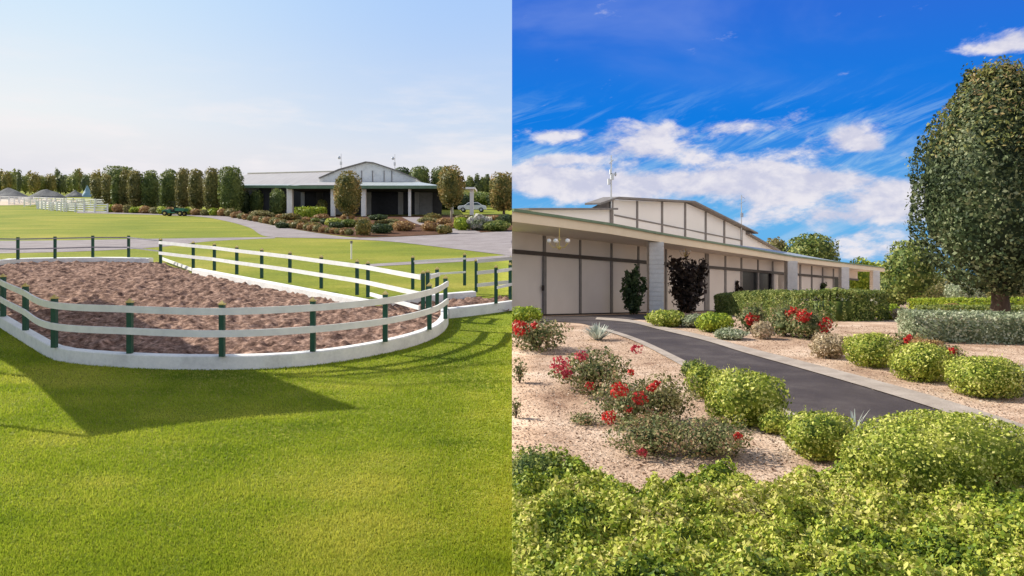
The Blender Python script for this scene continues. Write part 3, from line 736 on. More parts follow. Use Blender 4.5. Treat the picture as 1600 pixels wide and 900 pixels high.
# ------------------------------------------------------------------ western building
def bp(u, y, h): return Vector(((u-800)*y/F, y, zL(y)+h))
site = bp(570, 106, 0)
CL = empty('clubhouse', tuple(site), 'long low clubhouse with pale gable and dark veranda beyond the lawns in the left half', 'building', 'clubhouse')
def wallp(x0, x1, y, z0, z1, th, name, m, par=CL):
    return MB().box(x0, x1, y, y+th, z0, z1).build(name, m, par)
gz = zL(106)
def X(u, y=106): return (u-800)*y/F
M_shadewall = mat('shade_grey_render', [(.26,.26,.25), (.34,.33,.31)], .8, 1)  # shade of the building front put into the wall grey
M_deepshade = mat('deep_shade_render', [(.035,.035,.035), (.06,.06,.058)], .8, 1)  # deep veranda shade put into the wall and soffit colour
for (u0, u1, m_) in [(383,405,M_shadewall),(405,424,M_deepshade),(424,436,M_shadewall),(436,470,M_deepshade),(470,476,M_shadewall),(494,505,M_deepshade),(517,548,M_shadewall),(548,572,M_deepshade),(572,580,M_shadewall),(622,630,M_shadewall),(648,655,M_shadewall),(676,690,M_deepshade)]:
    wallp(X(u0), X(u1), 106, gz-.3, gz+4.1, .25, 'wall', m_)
for (u0, u1) in [(476,494),(505,517),(580,622),(630,648)]:
    f = wallp(X(u0), X(u1), 106.12, gz-.3, gz+4.1, .08, 'glass_door', M_black)
rd = MB()
for i_ in range(14): rd.box(X(655), X(676), 106.1-(i_ % 2)*.03, 106.3, gz-.3+i_*.24, gz-.3+(i_+1)*.24)
rd.build('roller_door', mat('roller_door_grey', [(.16,.16,.155), (.22,.22,.21)], .6, 2), CL)
wallp(X(655), X(676), 106.05, gz+3.06, gz+4.1, .2, 'wall', M_deepshade)
# canopy: fascia, hipped roof, soffit, columns
xl, xr = X(449, 99), X(691, 99); ze = zL(99)+3.95
cm = MB(); cm.add([(xl,98.8,ze),(xr,98.8,ze),(xr-4.2,107.8,ze+1.25),(xl+2.6,107.8,ze+1.25),(xl,107.8,ze),(xr,107.8,ze)], [(0,1,2,3),(0,3,4),(1,5,2),(2,5,4,3)]); cm.build('canopy_roof', M_roofm, CL)
MB().box(xl-.1, xr+.1, 98.65, 98.78, ze-.36, ze+.04).build('fascia', M_gtrim, CL)
MB().box(xl-.12, xl-.02, 98.8, 105.9, ze-.36, ze+.04).build('fascia', M_gtrim, CL)
MB().box(xl, xr, 98.8, 105.95, ze-.34, ze-.28).build('soffit', M_deepshade, CL)
MB().add([(xl+1.0,99.6,ze+.16),(X(545,99),99.6,ze+.16),(X(545,99),105.0,ze+.93),(xl+2.6,105.0,ze+.93)], [(0,1,2,3)]).build('sunlit_roof_patch', M_roofl, CL)  # paler sheet stands for the sunlit left part of the canopy roof
for u_, w_ in ((452.5, .7), (520, .55), (568, .6), (640, .35)):
    x_ = X(u_, 99.6); MB().box(x_-w_/2, x_+w_/2, 99.5, 99.5+w_, zL(99.5)-.2, ze-.35).build('column', M_block, CL, bevel=.03)
# gable block
xa, xb, xm = X(499, 108), X(650, 108), X(573, 108); zg = zL(108)
gb = MB(); lo = zg-.3; prof = [(xa, lo), (xb, lo), (xb, zg+4.9), (X(616,108), zg+6.15), (X(584,108), zg+7.1), (X(572,108), zg+7.2), (X(530,108), zg+6.15), (xa, zg+4.95)]
gb.prism([(x_, 108, z_) for x_, z_ in prof], [(x_, 128, z_) for x_, z_ in prof]).build('gable_wall', M_wallw, CL)
top = prof[2:]; rv = MB()
for i_ in range(len(top)-1):
    (x0, z0), (x1, z1) = top[i_], top[i_+1]
    rv.prism([(x0, 107.5, z0+.02), (x1, 107.5, z1+.02), (x1, 107.5, z1+.16), (x0, 107.5, z0+.16)], [(x0, 128.3, z0+.02), (x1, 128.3, z1+.02), (x1, 128.3, z1+.16), (x0, 128.3, z0+.16)])
rv.build('gable_roof', M_batten, CL)
for u_ in (548, 565, 582, 600, 612): x_ = X(u_, 107.9); MB().box(x_-.05, x_+.05, 107.92, 108.0, zg+4, zg+6.1).build('batten', M_batten, CL)
# west wing roofs
x0, x1 = X(340, 105), X(528, 105); z0 = zL(105)+3.95
wg = MB(); wg.add([(x0,104.8,z0),(x1,104.8,z0),(x1,117,z0+3.15),(x0,117,z0+2.75),(x1,128,z0),(x0,128,z0)], [(0,1,2,3),(3,2,4,5),(1,4,2),(0,3,5)]).build('wing_roof', M_roofl, CL)
MB().beam((x0,117,z0+2.82),(x1,117,z0+3.22),.35,.14).build('ridge_cap', mat('cream_ridge', [(.7,.66,.5),(.8,.76,.6)], .5, 2), CL)
MB().add([(x0,104.6,z0+.03),(X(450,105),104.6,z0+.03),(X(470,105),108.6,z0+.80),(x0,108.6,z0+.80)], [(0,1,2,3)]).build('lower_roof', M_roofm, CL)
MB().box(x0, X(450,105), 104.45, 104.6, z0-.3, z0+.05).build('gutter', M_gtrim, CL)
def mast(name, label, p, h, side, parts_):
    t_ = empty(name, tuple(p), label, 'antenna mast', 'antenna masts on the roofs')
    MB().tube([p+Vector((0, 0, -.3)), p+Vector((0, 0, h))], [.05*parts_, .03*parts_], 6).build('pole', M_metal, t_)
    return t_
for lab, u_, v_ in (('thin whip mast with small dish left of the gable in the left half', 533, 263), ('thin whip mast right of the gable in the left half', 617, 264)):
    p = P(u_, v_, 109); t = mast('antenna_mast', lab, p, 2.1, 'L', 1.2)
    MB().box(p.x-.16, p.x+.12, p.y-.1, p.y+.1, p.z+.5, p.z+.95).build('antenna_box', M_white, t); MB().ball((p.x-.25, p.y-.1, p.z+1.5), .22, sc=(1,.4,1)).build('dish', M_metal, t)
# carport to the right
y_ = 104; t = empty('carport', tuple(bp(735, y_, 0)), 'flat roofed carport with one pale column, right of the clubhouse in the left half', 'carport')
MB().box(X(700,y_), X(742.5,y_), y_-.6, y_+6, zL(y_)+3.5, zL(y_)+3.75).build('roof', M_panelw, t)
MB().box(X(734,y_), X(740,y_), y_, y_+.5, zL(y_)-.2, zL(y_)+3.5).build('column', M_block, t)
MB().box(X(701,y_), X(704,y_), y_+5, y_+5.3, zL(y_)-.2, zL(y_)+3.5).build('column', M_block, t)
# parked car
def car(x, y, z, m, label):
    t_ = empty('parked_car', (x, y, z), label, 'car')
    pr = [(-2.1,.35),(-2.15,.75),(-1.9,.92),(-1.15,1.0),(-.55,1.42),(.85,1.45),(1.5,1.05),(2.05,.95),(2.15,.6),(2.1,.35)]
    MB().prism([(x+a_, y-.85, z+b__) for a_, b__ in pr], [(x+a_, y+.85, z+b__) for a_, b__ in pr]).build('body', m, t_, bevel=.06)
    MB().prism([(x+a_, y-.87, z+b__) for a_, b__ in [(-1.0,1.02),(-.5,1.36),(.8,1.38),(1.3,1.04)]], [(x+a_, y+.87, z+b__) for a_, b__ in [(-1.0,1.02),(-.5,1.36),(.8,1.38),(1.3,1.04)]]).build('window', M_glass, t_)
    for a_ in (-1.35, 1.35):
        for s_ in (-.88, .88):
            w_ = MB().tube([(x+a_, y+s_-.1, z+.33), (x+a_, y+s_+.1, z+.33)], .33, 16).build('wheel', M_tyre, t_)
            MB().tube([(x+a_, y+s_-.11, z+.33), (x+a_, y+s_+.11, z+.33)], .19, 12).build('rim', M_metal, w_)
    return t_
p = GL(738, 331.5); car(p.x, p.y, p.z, M_carw, 'pale silver car parked behind the carport column')

# green utility vehicle on the drive
def utility(p):
    x, y, z = p; t_ = empty('utility_vehicle', (x, y, z), 'green utility vehicle with cargo tray parked on the drive by the clipped trees', 'utility vehicle')
    MB().prism([(x+a_, y-.65, z+b__) for a_, b__ in [(-1.4,.35),(-1.45,.7),(-.9,.85),(-.35,.85),(-.3,.5),(.3,.5),(.3,.35)]], [(x+a_, y+.65, z+b__) for a_, b__ in [(-1.4,.35),(-1.45,.7),(-.9,.85),(-.35,.85),(-.3,.5),(.3,.5),(.3,.35)]]).build('body', M_vgreen, t_, bevel=.03)
    MB().box(x+.3, x+1.5, y-.7, y+.7, z+.62, z+.68).box(x+.3, x+1.5, y-.7, y-.64, z+.68, z+1.0).box(x+.3, x+1.5, y+.64, y+.7, z+.68, z+1.0).box(x+1.44, x+1.5, y-.64, y+.64, z+.68, z+1.0).box(x+.3, x+.36, y-.64, y+.64, z+.68, z+1.0).build('cargo_tray', M_vgreen, t_)
    MB().box(x-.25, x+.2, y-.55, y+.55, z+.5, z+.75).box(x+.1, x+.24, y-.55, y+.55, z+.75, z+1.2).build('seat', M_tyre, t_)
    for s_ in (-.6, .6): MB().tube([(x-.85, y+s_, z+.8), (x-.55, y+s_, z+1.85), (x+.2, y+s_, z+1.85), (x+.28, y+s_, z+.6)], .03, 6).build('roll_bar', M_tyre, t_)
    MB().tube([(x-.75, y-.2, z+.85), (x-.55, y-.2, z+1.12)], .02, 6).build('steering_column', M_tyre, t_)
    for a_ in (-1.0, 1.0):
        for s_ in (-.68, .68):
            w_ = MB().tube([(x+a_, y+s_-.12, z+.32), (x+a_, y+s_+.12, z+.32)], .32, 16).build('wheel', M_tyre, t_)
            MB().tube([(x+a_, y+s_-.13, z+.32), (x+a_, y+s_+.13, z+.32)], .15, 10).build('rim', M_gold, w_)
utility(GL(273, 337.5))
# bollard light on the lawn
p = GL(549, 405); t = empty('bollard_light', tuple(p), 'slim pale bollard light standing alone on the lawn before the building', 'lamp')
MB().tube([p, p+Vector((0,0,.85))], .045, 8).build('post', M_block, t); MB().tube([p+Vector((0,0,.85)), p+Vector((0,0,1.0))], .07, 10).build('lamp_head', M_batten, t)

# far white paddock fences
def paddock(label, pts, nr=4):
    ps = resample([GL(u, v) for u, v in pts], max(2, int(len(pts)*3)))
    fence('paddock_fence', label, ps, [(.25+i_*.33, 0) for i_ in range(nr)], 'white paddock fences in the distance', post_h=1.4, m_post=M_white, pw=.16, cap=False, rh=.13)
paddock('white paddock fence nearest the clipped trees, far left background', [(168,333),(140,332.5),(100,331),(60,327)])
paddock('white paddock fence running along the back of the far left field', [(168,322),(120,320),(60,317),(0,315)])
for k_, (a_, b__, wd_) in enumerate([((100,331),(150,323),'first'),((80,329.5),(128,321),'second'),((58,326.5),(104,319.5),'third'),((38,323),(80,318),'fourth'),((14,320),(52,316.5),'fifth')]):
    paddock('white cross fence dividing the far paddocks, %s from the right' % wd_, [a_, b__])
# gravel heaps and tarp
def heap(label, u, vb, vt, w, m, name='gravel_heap', cat='heap'):
    p = GL(u, vb); s = p.y/F; rx = w*s/2; h = (vb-vt)*s; V = []; Fc = []; w9 = waves(6, 2.0); R_ = 10; S_ = 26
    for i_ in range(R_+1):
        for j_ in range(S_):
            a_ = 6.2832*j_/S_; r_ = i_/R_; d = np.array([[math.cos(a_)*r_*2, math.sin(a_)*r_*2, .3]])
            z_ = h*max(0, (1-r_)**.9+.12*float(w9(d)[0])*(1-r_)*2) if i_ < R_ else -.2
            V.append((p.x+rx*r_*math.cos(a_), p.y+rx*.7*r_*math.sin(a_), p.z+z_))
    for i_ in range(R_):
        for j_ in range(S_): Fc.append((i_*S_+j_, (i_+1)*S_+j_, (i_+1)*S_+(j_+1) % S_, i_*S_+(j_+1) % S_))
    mb = MB(); mb.v = V; mb.f = Fc; tag(mb.build(name, m, origin=tuple(p)), label, cat, 'heaps before the far trees')
heap('broad grey gravel heap at the left edge before the far trees', 12, 311, 294, 80, M_gravelgrey)
heap('low wide grey gravel heap, middle one before the far trees', 74, 309, 295, 60, M_gravelgrey)
heap('small pale gravel heap beside the blue covered one', 118, 308, 297, 34, M_gravelgrey)
heap('blue covered heap beside the first clipped tree', 136, 308, 291, 18, M_blue, 'covered_heap')

# far tree line
TL = 'trees of the distant tree line'
words = ['leftmost','second','third','fourth','fifth','sixth','seventh','eighth','ninth','tenth','eleventh','twelfth','thirteenth','fourteenth','fifteenth','sixteenth','seventeenth','eighteenth','nineteenth','twentieth','twenty-first','twenty-second','twenty-third','twenty-fourth','twenty-fifth','twenty-sixth']
mats3 = [(L_pine,'mid green'), (L_pined,'dark green'), (L_pinea,'amber tinged')]
for i_ in range(26):
    u_ = -12+i_*7.2+rng.uniform(-2, 2); k_ = int(rng.choice([0, 0, 1, 2, 2])); tall = rng.random() < .3
    vt_ = 268+rng.uniform(0, 7) if not tall else 263+rng.uniform(0, 4)
    w_ = (7 if tall else 14)+rng.uniform(0, 5)
    tree('distant_tree', '%s %s tree of the far tree line, %s from the left' % ('tall narrow' if tall else 'bushy', mats3[k_][1], words[i_].replace('leftmost', 'first')), 'tree', 'L', u_, 304+rng.uniform(-1.5, 1.5), vt_, w_, mats3[k_][0], vcb=302, leaf=2.2, dens=.8, group=TL, lump=.16, ex=2.2, depth=.5)
tree('clipped_tree', 'dark flat topped tree behind the row of clipped trees', 'tree', 'L', 187, 315, 261, 42, L_col2, leaf=2.6, ex=5, group='trees behind the clipped row')
# clipped columnar trees
CT = 'clipped columnar trees in a row along the drive'
row = [(152,277,319,18,315,0),(168,274,327,17,322,0),(182,274,329,16,324,1),(197,267,329,20,325,0),(212,268,330,23,326,0),(235,267,330,27,327,1),(264,266,331,28,327,1),(286,265,332,22,328,0),(307,265,334,24,331,0),(332,263,336,27,333,0),(361,261,337,37,335,1)]
for i_, (u_, vt_, vb_, w_, cb, k_) in enumerate(row):
    w1 = ['narrow', 'slim', 'broad'][0 if w_ < 19 else 1 if w_ < 26 else 2]
    tree('columnar_tree', '%s clipped columnar tree, %s from the left in the row along the drive' % (w1, words[i_].replace('leftmost', 'first')), 'tree', 'L', u_, vb_, vt_, w_*.93, (L_col, L_col2)[k_], vcb=cb-3, leaf=2.4, dens=1.1, group=CT, ex=3.6, lump=.07, depth=.3, tw=.16)
hedge('background_hedge', 'dark loose hedge closing the gaps behind the row of clipped trees', 'hedge', 'L', [GL(160, 318.5), GL(240, 321), GL(378, 324)], 3.4, 3.0, L_dark, .35, dens=.8)
# shrubs at their feet
GS = 'shrubs under the clipped trees'
for i_ in range(15):
    u_ = 172+i_*13.6+rng.uniform(-2, 2); vb_ = 332+(u_-172)/190*6.5
    bush('shrub', '%s low shrub, %s from the left under the clipped trees' % (('yellow green', 'russet', 'olive')[i_ % 3], words[i_].replace('leftmost', 'first')), 'shrub', 'L', u_, vb_, 15+rng.uniform(-2, 3), vb_-9-rng.uniform(0, 4), (L_yell, L_brown, L_olive)[i_ % 3], leaf=2.4, group=GS, lump=.14)
# planting before the building
bush('cone_shrub', 'green cone shaped shrub nearer the last clipped tree', 'shrub', 'L', 401, 336, 20, 296, L_col2, leaf=2.4, ex=2.2, group='cone shrubs by the wing wall')
bush('cone_shrub', 'green rounded shrub just left of the corner column', 'shrub', 'L', 434, 338, 24, 296, L_col2, leaf=2.4, ex=3, group='cone shrubs by the wing wall')
bush('shrub', 'dark loose shrub between last clipped tree and cone shrub', 'shrub', 'L', 383, 336, 18, 300, L_dark, leaf=2.6, lump=.15)
hedge('box_hedge', 'small yellow green box hedge beside the corner column', 'hedge', 'L', [bp(463, 97, 0), bp(508, 97, 0)], 1.25, 1.6, L_yell, .2)
for (u_, vb_, w_, vt_, m_, d_) in [(503,338,16,312,L_orange,'orange tipped shrub rising behind the box hedge'),(522,356,26,341,L_lime,'pale lime shrub left of the standard tree foot'),(545,356,24,343,L_mid,'mid green shrub at the standard tree foot'),
        (568,369,26,341,L_orange,'tall orange shrub at the drive corner'),(596,366,34,350,L_dark,'dark spreading shrub right of the tall orange one'),(630,362,32,346,L_brown,'russet shrub beside the diagonal path'),(612,352,26,342,L_olive,'olive shrub at the veranda edge'),
        (672,362,26,347,L_brown,'russet low shrub right of the diagonal path'),(694,366,24,352,L_orange,'small orange shrub near the drive'),(722,361,26,340,L_yell,'golden shrub under the right standard tree'),(775,362,44,345,L_mid,'dark green shrub mass at the right of the bed'),(668,349,30,340,L_olive,'olive groundhugging shrub before the roller door'),(795,352,40,336,L_dark,'dark shrub at the seam of the lawn bed')]:
    bush('shrub', d_, 'shrub', 'L', u_, vb_, w_, vt_, m_, leaf=2.6, lump=.14, group='shrubs in the bed before the clubhouse')
bush('flowering_shrub', 'white flowering shrub in the bed at far right of the drive', 'shrub', 'L', 750, 361, 46, 337, L_sage, leaf=2.6, lump=.16, fl=[(735,345,5,M_whfl,120),(748,340,6,M_whfl,140),(762,344,6,M_whfl,130),(752,351,6,M_whfl,120),(741,353,4,M_whfl,80)])
for i_ in range(26):
    f_ = i_/25; u_ = 410+f_*375+rng.uniform(-4, 4); vb_ = (345, 352, 358)[i_ % 3]-max(0, (450-u_)*.1)
    if 628 < u_ < 700 and abs((u_-628)*.37+340-vb_) < 7: continue
    k_ = int(rng.integers(0, 4))
    bush('low_shrub', '%s low shrub filling the bed before the veranda, %s from the left' % (('russet', 'olive', 'dark green', 'orange tipped')[k_], words[i_ % 26].replace('leftmost', 'first')), 'shrub', 'L', u_, vb_, 20+rng.uniform(0, 12), vb_-8-rng.uniform(0, 4), (L_brown, L_olive, L_dark, L_orange)[k_], leaf=2.3, lump=.16, group='low shrubs filling the bed')
for i_ in range(22):
    f_ = i_/21; u_ = 368+f_*180+rng.uniform(-2, 2); vb_ = np.interp(u_, [355, 430, 500, 560], [339, 352.5, 364, 370])-.5
    k_ = i_ % 2
    bush('low_shrub', '%s mounded shrub edging the curved drive, %s from the left' % (('russet', 'olive')[k_], words[i_].replace('leftmost', 'first')), 'shrub', 'L', u_, vb_, 13+rng.uniform(0, 4), vb_-9-rng.uniform(0, 2), (L_brown, L_olive)[k_], leaf=2.2, lump=.12, group='mounded shrubs edging the drive')
for i_ in range(9):
    u_ = 395+i_*14; vb_ = np.interp(u_, [380, 520], [336, 350])
    bush('low_shrub', 'small shrub in the second row behind the drive edging, %s from the left' % words[i_].replace('leftmost', 'first'), 'shrub', 'L', u_, vb_, 12+rng.uniform(0, 3), vb_-7, (L_brown, L_mid, L_olive)[i_ % 3], leaf=2.2, lump=.12, group='second row shrubs before the clubhouse')
# standard trees
tree('standard_tree', 'slender tree with orange sunlight in its leaf colour before the middle of the veranda', 'tree', 'L', 543, 352, 268, 40, L_orange, vcb=334, leaf=2.6, ex=2.8, bark=M_barkp, tw=.07, lump=.09, group='standard trees by the clubhouse')  # orange sunlight on this crown is put into the leaf colour
tree('standard_tree', 'orange tinted round headed tree at right end of the veranda', 'tree', 'L', 705, 347, 262, 40, L_orange, vcb=323, leaf=2.6, ex=2.8, bark=M_barkp, tw=.08, lump=.09, group='standard trees by the clubhouse')
tree('standard_tree', 'large orange tinted tree cut by the right side of the lawn view', 'tree', 'L', 787, 341, 270, 44, L_orange, vcb=330, leaf=2.6, ex=2.8, lump=.1, group='standard trees by the clubhouse')
tree('clipped_tree', 'round clipped green tree behind the gable roof, left of its neighbour', 'tree', 'L', 656, 330, 261, 31, L_col2, leaf=2.6, ex=4, yy=130, vcb=300, group='trees behind the clubhouse')
tree('clipped_tree', 'round clipped tree rising just left of the orange tinted tree crown', 'tree', 'L', 690, 330, 262, 34, L_col2, leaf=2.6, ex=3, yy=131, vcb=305, group='trees behind the clubhouse')
tree('clipped_tree', 'low dark tree showing at the right slope of the gable', 'tree', 'L', 628, 330, 262, 30, L_dark, leaf=2.6, ex=2.4, yy=132, vcb=300, group='trees behind the clubhouse')
for i_, (u_, vt_, w_) in enumerate([(735,274,12),(745,272,10),(755,277,18),(762,271,9),(772,280,22),(790,276,20),(728,282,16),(748,284,24),(716,280,20)]):
    tree('distant_tree', 'distant tree beyond the carport, %s in height order' % words[i_].replace('leftmost', 'first'), 'tree', 'L', u_, 306, vt_, w_, (L_pine, L_pined)[i_ % 2], vcb=304, leaf=2.2, group='distant trees beyond the carport', lump=.15, ex=2.2)
for i_, (u_, vb_, w_, vt_) in enumerate([(742,330,60,300),(786,334,50,300),(705,334,60,303)]):
    bush('shrub', ['leafy thicket behind the parked car','leafy thicket under the large right tree','leafy thicket behind the right veranda tree'][i_], 'shrub', 'L', u_, vb_-6, w_, vt_, (L_mid, L_dark, L_dark)[i_], leaf=2.8, lump=.13, group='thickets right of the clubhouse')
for i_ in range(8):
    u_ = 640+i_*22
    tree('distant_tree', 'distant low tree behind the clubhouse end, %s from the left' % words[i_].replace('leftmost', 'first'), 'tree', 'L', u_, 303, 284, 28, (L_pined, L_pine)[i_ % 2], vcb=302, leaf=2.4, group='low trees behind the clubhouse end', lump=.12, ex=2.3)

# ================================================================== EAST: garden, path and clubhouse corner
up_e = [(930,500.0),(985,505),(1030,516),(1100,533),(1165,553),(1250,577),(1350,606),(1450,637),(1540,668),(1600,690),(1720,735)]
lo_e = [(840,502.5),(900,505),(925,510),(962,519),(1005,534),(1060,560),(1130,596),(1222,640),(1300,674),(1400,722),(1560,800)]
strip('asphalt_path', up_e, lo_e, 'R', M_asph, .012, 120, 10)
strip('forecourt', [(800,495.5),(900,494),(980,492),(1060,490.5)], [(800,504),(860,503),(940,501.5),(1010,499)], 'R', M_asph, .02, 40, 8)
kerb_up = [(u, v-(1.5+(v-500)*.05)) for u, v in up_e]
strip('concrete_kerb', kerb_up and [(u+3, v-(3.5+(v-500)*.10)) for u, v in up_e], up_e, 'R', M_conc, .024, 120, 3)
strip('concrete_kerb', lo_e[2:], [(u-3-(v-500)*.10, v+(2.0+(v-505)*.055)) for u, v in lo_e[2:]], 'R', M_conc, .024, 100, 3)

# clubhouse corner: fascia line and wall line in plan
def yf(v): return 3.0*F/(470.0-v)
def rp(u, y, h): return Vector(((u-800)*y/F, y, float(zR(y))+h))
fas = [(800,327),(880,338.5),(953,349.5),(1025,363),(1100,376),(1165,387),(1240,400),(1313,409.5),(1388,418.5)]
fasP = [rp(u, yf(v), 0) for u, v in fas]
site = rp(1000, 37, 0)
CR = empty('clubhouse', tuple(site), 'cream panelled clubhouse with long veranda roof and white block columns in the garden, right half', 'building', 'clubhouse')
def hz(p, h): return Vector((p.x, p.y, float(zR(p.y))+h))
def ribbon(name, line, offs, h0, h1, m, par=CR):
    """solid strip along a plan line from height h0 to h1, thickness offs towards the back left"""
    n = len(line); mb = MB(); V = []; Fc = []
    for i_, p in enumerate(line):
        d = line[min(i_+1, n-1)]-line[max(i_-1, 0)]; d.z = 0; d.normalize(); k = Vector((-d.y, d.x, 0))
        a0 = p+k*offs[0]; a1 = p+k*offs[1]
        if a1.x < 0 and a0.x >= 0: a1 = Vector((0, a1.y, 0))
        for w_, h_ in ((a0, h0), (a0, h1), (a1, h1), (a1, h0)): V.append((max(w_.x, 0), w_.y, float(zR(p.y))+h_))
    for i_ in range(n-1):
        for j_ in range(4): Fc.append((i_*4+j_, (i_+1)*4+j_, (i_+1)*4+(j_+1) % 4, i_*4+(j_+1) % 4))
    Fc += [(0,1,2,3), ((n-1)*4+3, (n-1)*4+2, (n-1)*4+1, (n-1)*4)]
    mb.v = V; mb.f = Fc; return mb.build(name, m, par)
ribbon('fascia', fasP, (0, .12), 3.20, 3.55, M_fascia)
ribbon('gutter', fasP, (-.09, .05), 3.53, 3.62, M_gtrim)
wal = [(800,392),(900,400.5),(1013,409.5),(1100,416.3),(1200,424.8),(1262,430),(1340,437)]
def yw(u):
    v = float(np.interp(u, [w[0] for w in wal], [w[1] for w in wal])); return 1.9*F/(470-v)
wallP = [rp(u, yw(u), 0) for u in range(800, 1345, 15)]
# roof deck and soffit between fascia and wall
def deck(name, hA, hB, m, back=0.0, th=.05):
    n = 40; fa = resample(fasP, n); wb = resample(wallP, n); V = []; Fc = []
    for k_ in (0, th):
        for i_ in range(n):
            q = wb[i_]+(wb[i_]-fa[i_])*back
            a_ = Vector((max(fa[i_].x, 0), fa[i_].y, float(zR(fa[i_].y))+hA+k_)); b__ = Vector((max(q.x, 0), q.y, float(zR(q.y))+hB+k_))
            V += [tuple(a_), tuple(b__)]
    for i_ in range(n-1): Fc += [(2*i_, 2*i_+1, 2*i_+3, 2*i_+2), (2*n+2*i_, 2*n+2*i_+2, 2*n+2*i_+3, 2*n+2*i_+1)]
    Fc += [(0, 2*n, 2*n+1, 1), (2*n-2, 2*n-1, 4*n-1, 4*n-2)]
    mb = MB(); mb.v = V; mb.f = Fc; return mb.build(name, m, CR)
deck('soffit', 3.22, 3.24, M_cream)
deck('veranda_roof', 3.50, 4.1, M_roofm, .8)
# wall panels, battens, beam, doorways
def wseg(name, u0, u1, h0, h1, m, off=(0, .2), par=CR):
    k_ = max(2, int((u1-u0)/15)+1); return ribbon(name, [rp(u, yw(u), 0) for u in np.linspace(u0, u1, k_)], off, h0, h1, m, par)
bat = [(850,5),(906,3),(955,3),(997,3),(1040,3),(1072,3),(1104,7),(1133,2.5),(1158,2.5),(1184,2.5),(1207,2.5),(1230,2.5),(1250,2.5),(1268,2),(1285,2),(1302,2)]
edges = [800]+[b[0] for b in bat]+[1340]
for a_, b__ in zip(edges[:-1], edges[1:]):
    wseg('upper_panel', a_, b__, 2.5, 3.25, M_cream)
    if not (1158 <= a_ < 1207 or 1302 <= a_): wseg('wall_panel', a_, b__, 0.06, 2.5, M_cream)
wseg('doorway', 1159, 1216, 0, 2.48, M_black, (.1, .16)); wseg('wall_panel', 1216, 1230, 0.06, 2.5, M_cream)
wseg('doorway', 1302, 1316, 0, 2.48, M_black, (.1, .16))
wseg('beam', 800, 1340, 2.40, 2.56, M_dark, (-.09, -.004))
wseg('plinth', 800, 1160, -.2, .055, M_dark, (-.04, .18))
for u_, w_ in bat:
    y_ = yw(u_); h_ = w_/2; wseg('batten', u_-h_, u_+h_, 0.06, 2.395, M_batten, (-.05, -.003)); wseg('batten', u_-h_*.8, u_+h_*.8, 2.565, 3.215, M_batten, (-.04, -.003))
# downpipe on the first wide batten
p = rp(850, yw(850)-.14, 0); MB().tube([hz(p, .1), hz(p, 2.35)], .035, 8).build('downpipe', M_batten, CR)
for u_ in (848.5, 1103):
    q_ = rp(u_, yw(u_)-.2, 0); MB().box(q_.x-.05, q_.x+.05, q_.y-.03, q_.y+.03, q_.z+1.0, q_.z+1.22).build('door_latch', M_dark, CR, bevel=.01)
# block columns with mortar courses
def column(u, vtop, wpx):
    y_ = (3.2-.6)*F/(470.0-vtop); s_ = y_/F; w_ = wpx*s_*.92; x_ = (u-800)*s_; z0_ = float(zR(y_)); mb = MB(); n_ = 16; hh_ = 3.2/n_
    mb.box(x_-w_/2+.03, x_+w_/2-.03, y_+.03, y_+w_-.012, z0_-.2, z0_+3.19)
    for i_ in range(n_): mb.box(x_-w_/2, x_+w_/2, y_, y_+w_, z0_+i_*hh_+.014, z0_+(i_+1)*hh_-.014)
    return mb.build('column', M_block, CR)
for a_ in ((1026,378,25),(1238.5,408,17),(1321,417.5,13),(1369.5,423,12)): column(*a_)
# upper storey: white gable wall, battens, roof slabs
def yg(u): return float(np.interp(u, [820, 955, 1075, 1165, 1210], [36.5, 41, 48, 55, 60]))
def gp(u, v, dy=0): y_ = yg(u)+dy; return P(u, v, y_)
def plate(name, pts, th, m, par=CR):
    a_ = [gp(u, v) for u, v in pts]; k_ = Vector((-.85, .5, 0))*th
    b__ = [p_+k_ for p_ in a_]; mb = MB().prism(a_, b__)
    mb.v = [(max(v_[0], 0), v_[1], v_[2]) for v_ in mb.v]; return mb.build(name, m, par)
def vt_g(u): return float(np.interp(u, [955, 1075, 1165], [312, 317, 361]))
gus = [955, 996, 1035, 1071, 1103, 1132, 1159, 1165]
for a_, b__ in zip(gus[:-1], gus[1:]): plate('gable_panel', [(a_, 405), (b__, 405), (b__, vt_g(b__)), (a_, vt_g(a_))], .25, M_panelw)
for u_ in (956, 996, 1035, 1071, 1103, 1132, 1159):
    w_ = 1.4 if u_ != 956 else 2.6
    q = [gp(u_-w_, 405, -.07), gp(u_+w_, 405, -.07), gp(u_+w_, vt_g(u_), -.07), gp(u_-w_, vt_g(u_), -.07)]
    MB().prism(q, [p_+Vector((-.02, .06, 0)) for p_ in q]).build('batten', M_batten, CR)
q = [(960, 336), (1160, 376)]
for i_ in range(6):
    u0, u1 = np.interp([i_, i_+1], [0, 6], [960, 1160]); v0, v1 = 336+40*i_/6, 336+40*(i_+1)/6
    a_, b__ = gp(u0, v0, -.05), gp(u1, v1, -.05); MB().beam(a_, b__, .04, .075).build('rail', M_batten, CR)
plate('lower_wall', [(830, 345), (955, 365), (955, 328), (830, 327.5)], .25, M_panelw)
for u_ in (902,): 
    q = [gp(u_-1.3, 360, -.07), gp(u_+1.3, 360, -.07), gp(u_+1.3, 328, -.07), gp(u_-1.3, 328, -.07)]; MB().prism(q, [p_+Vector((-.02, .06, 0)) for p_ in q]).build('batten', M_batten, CR)
plate('lower_wall', [(1165, 405), (1212, 405), (1212, 392), (1165, 366)], .25, M_panelw)
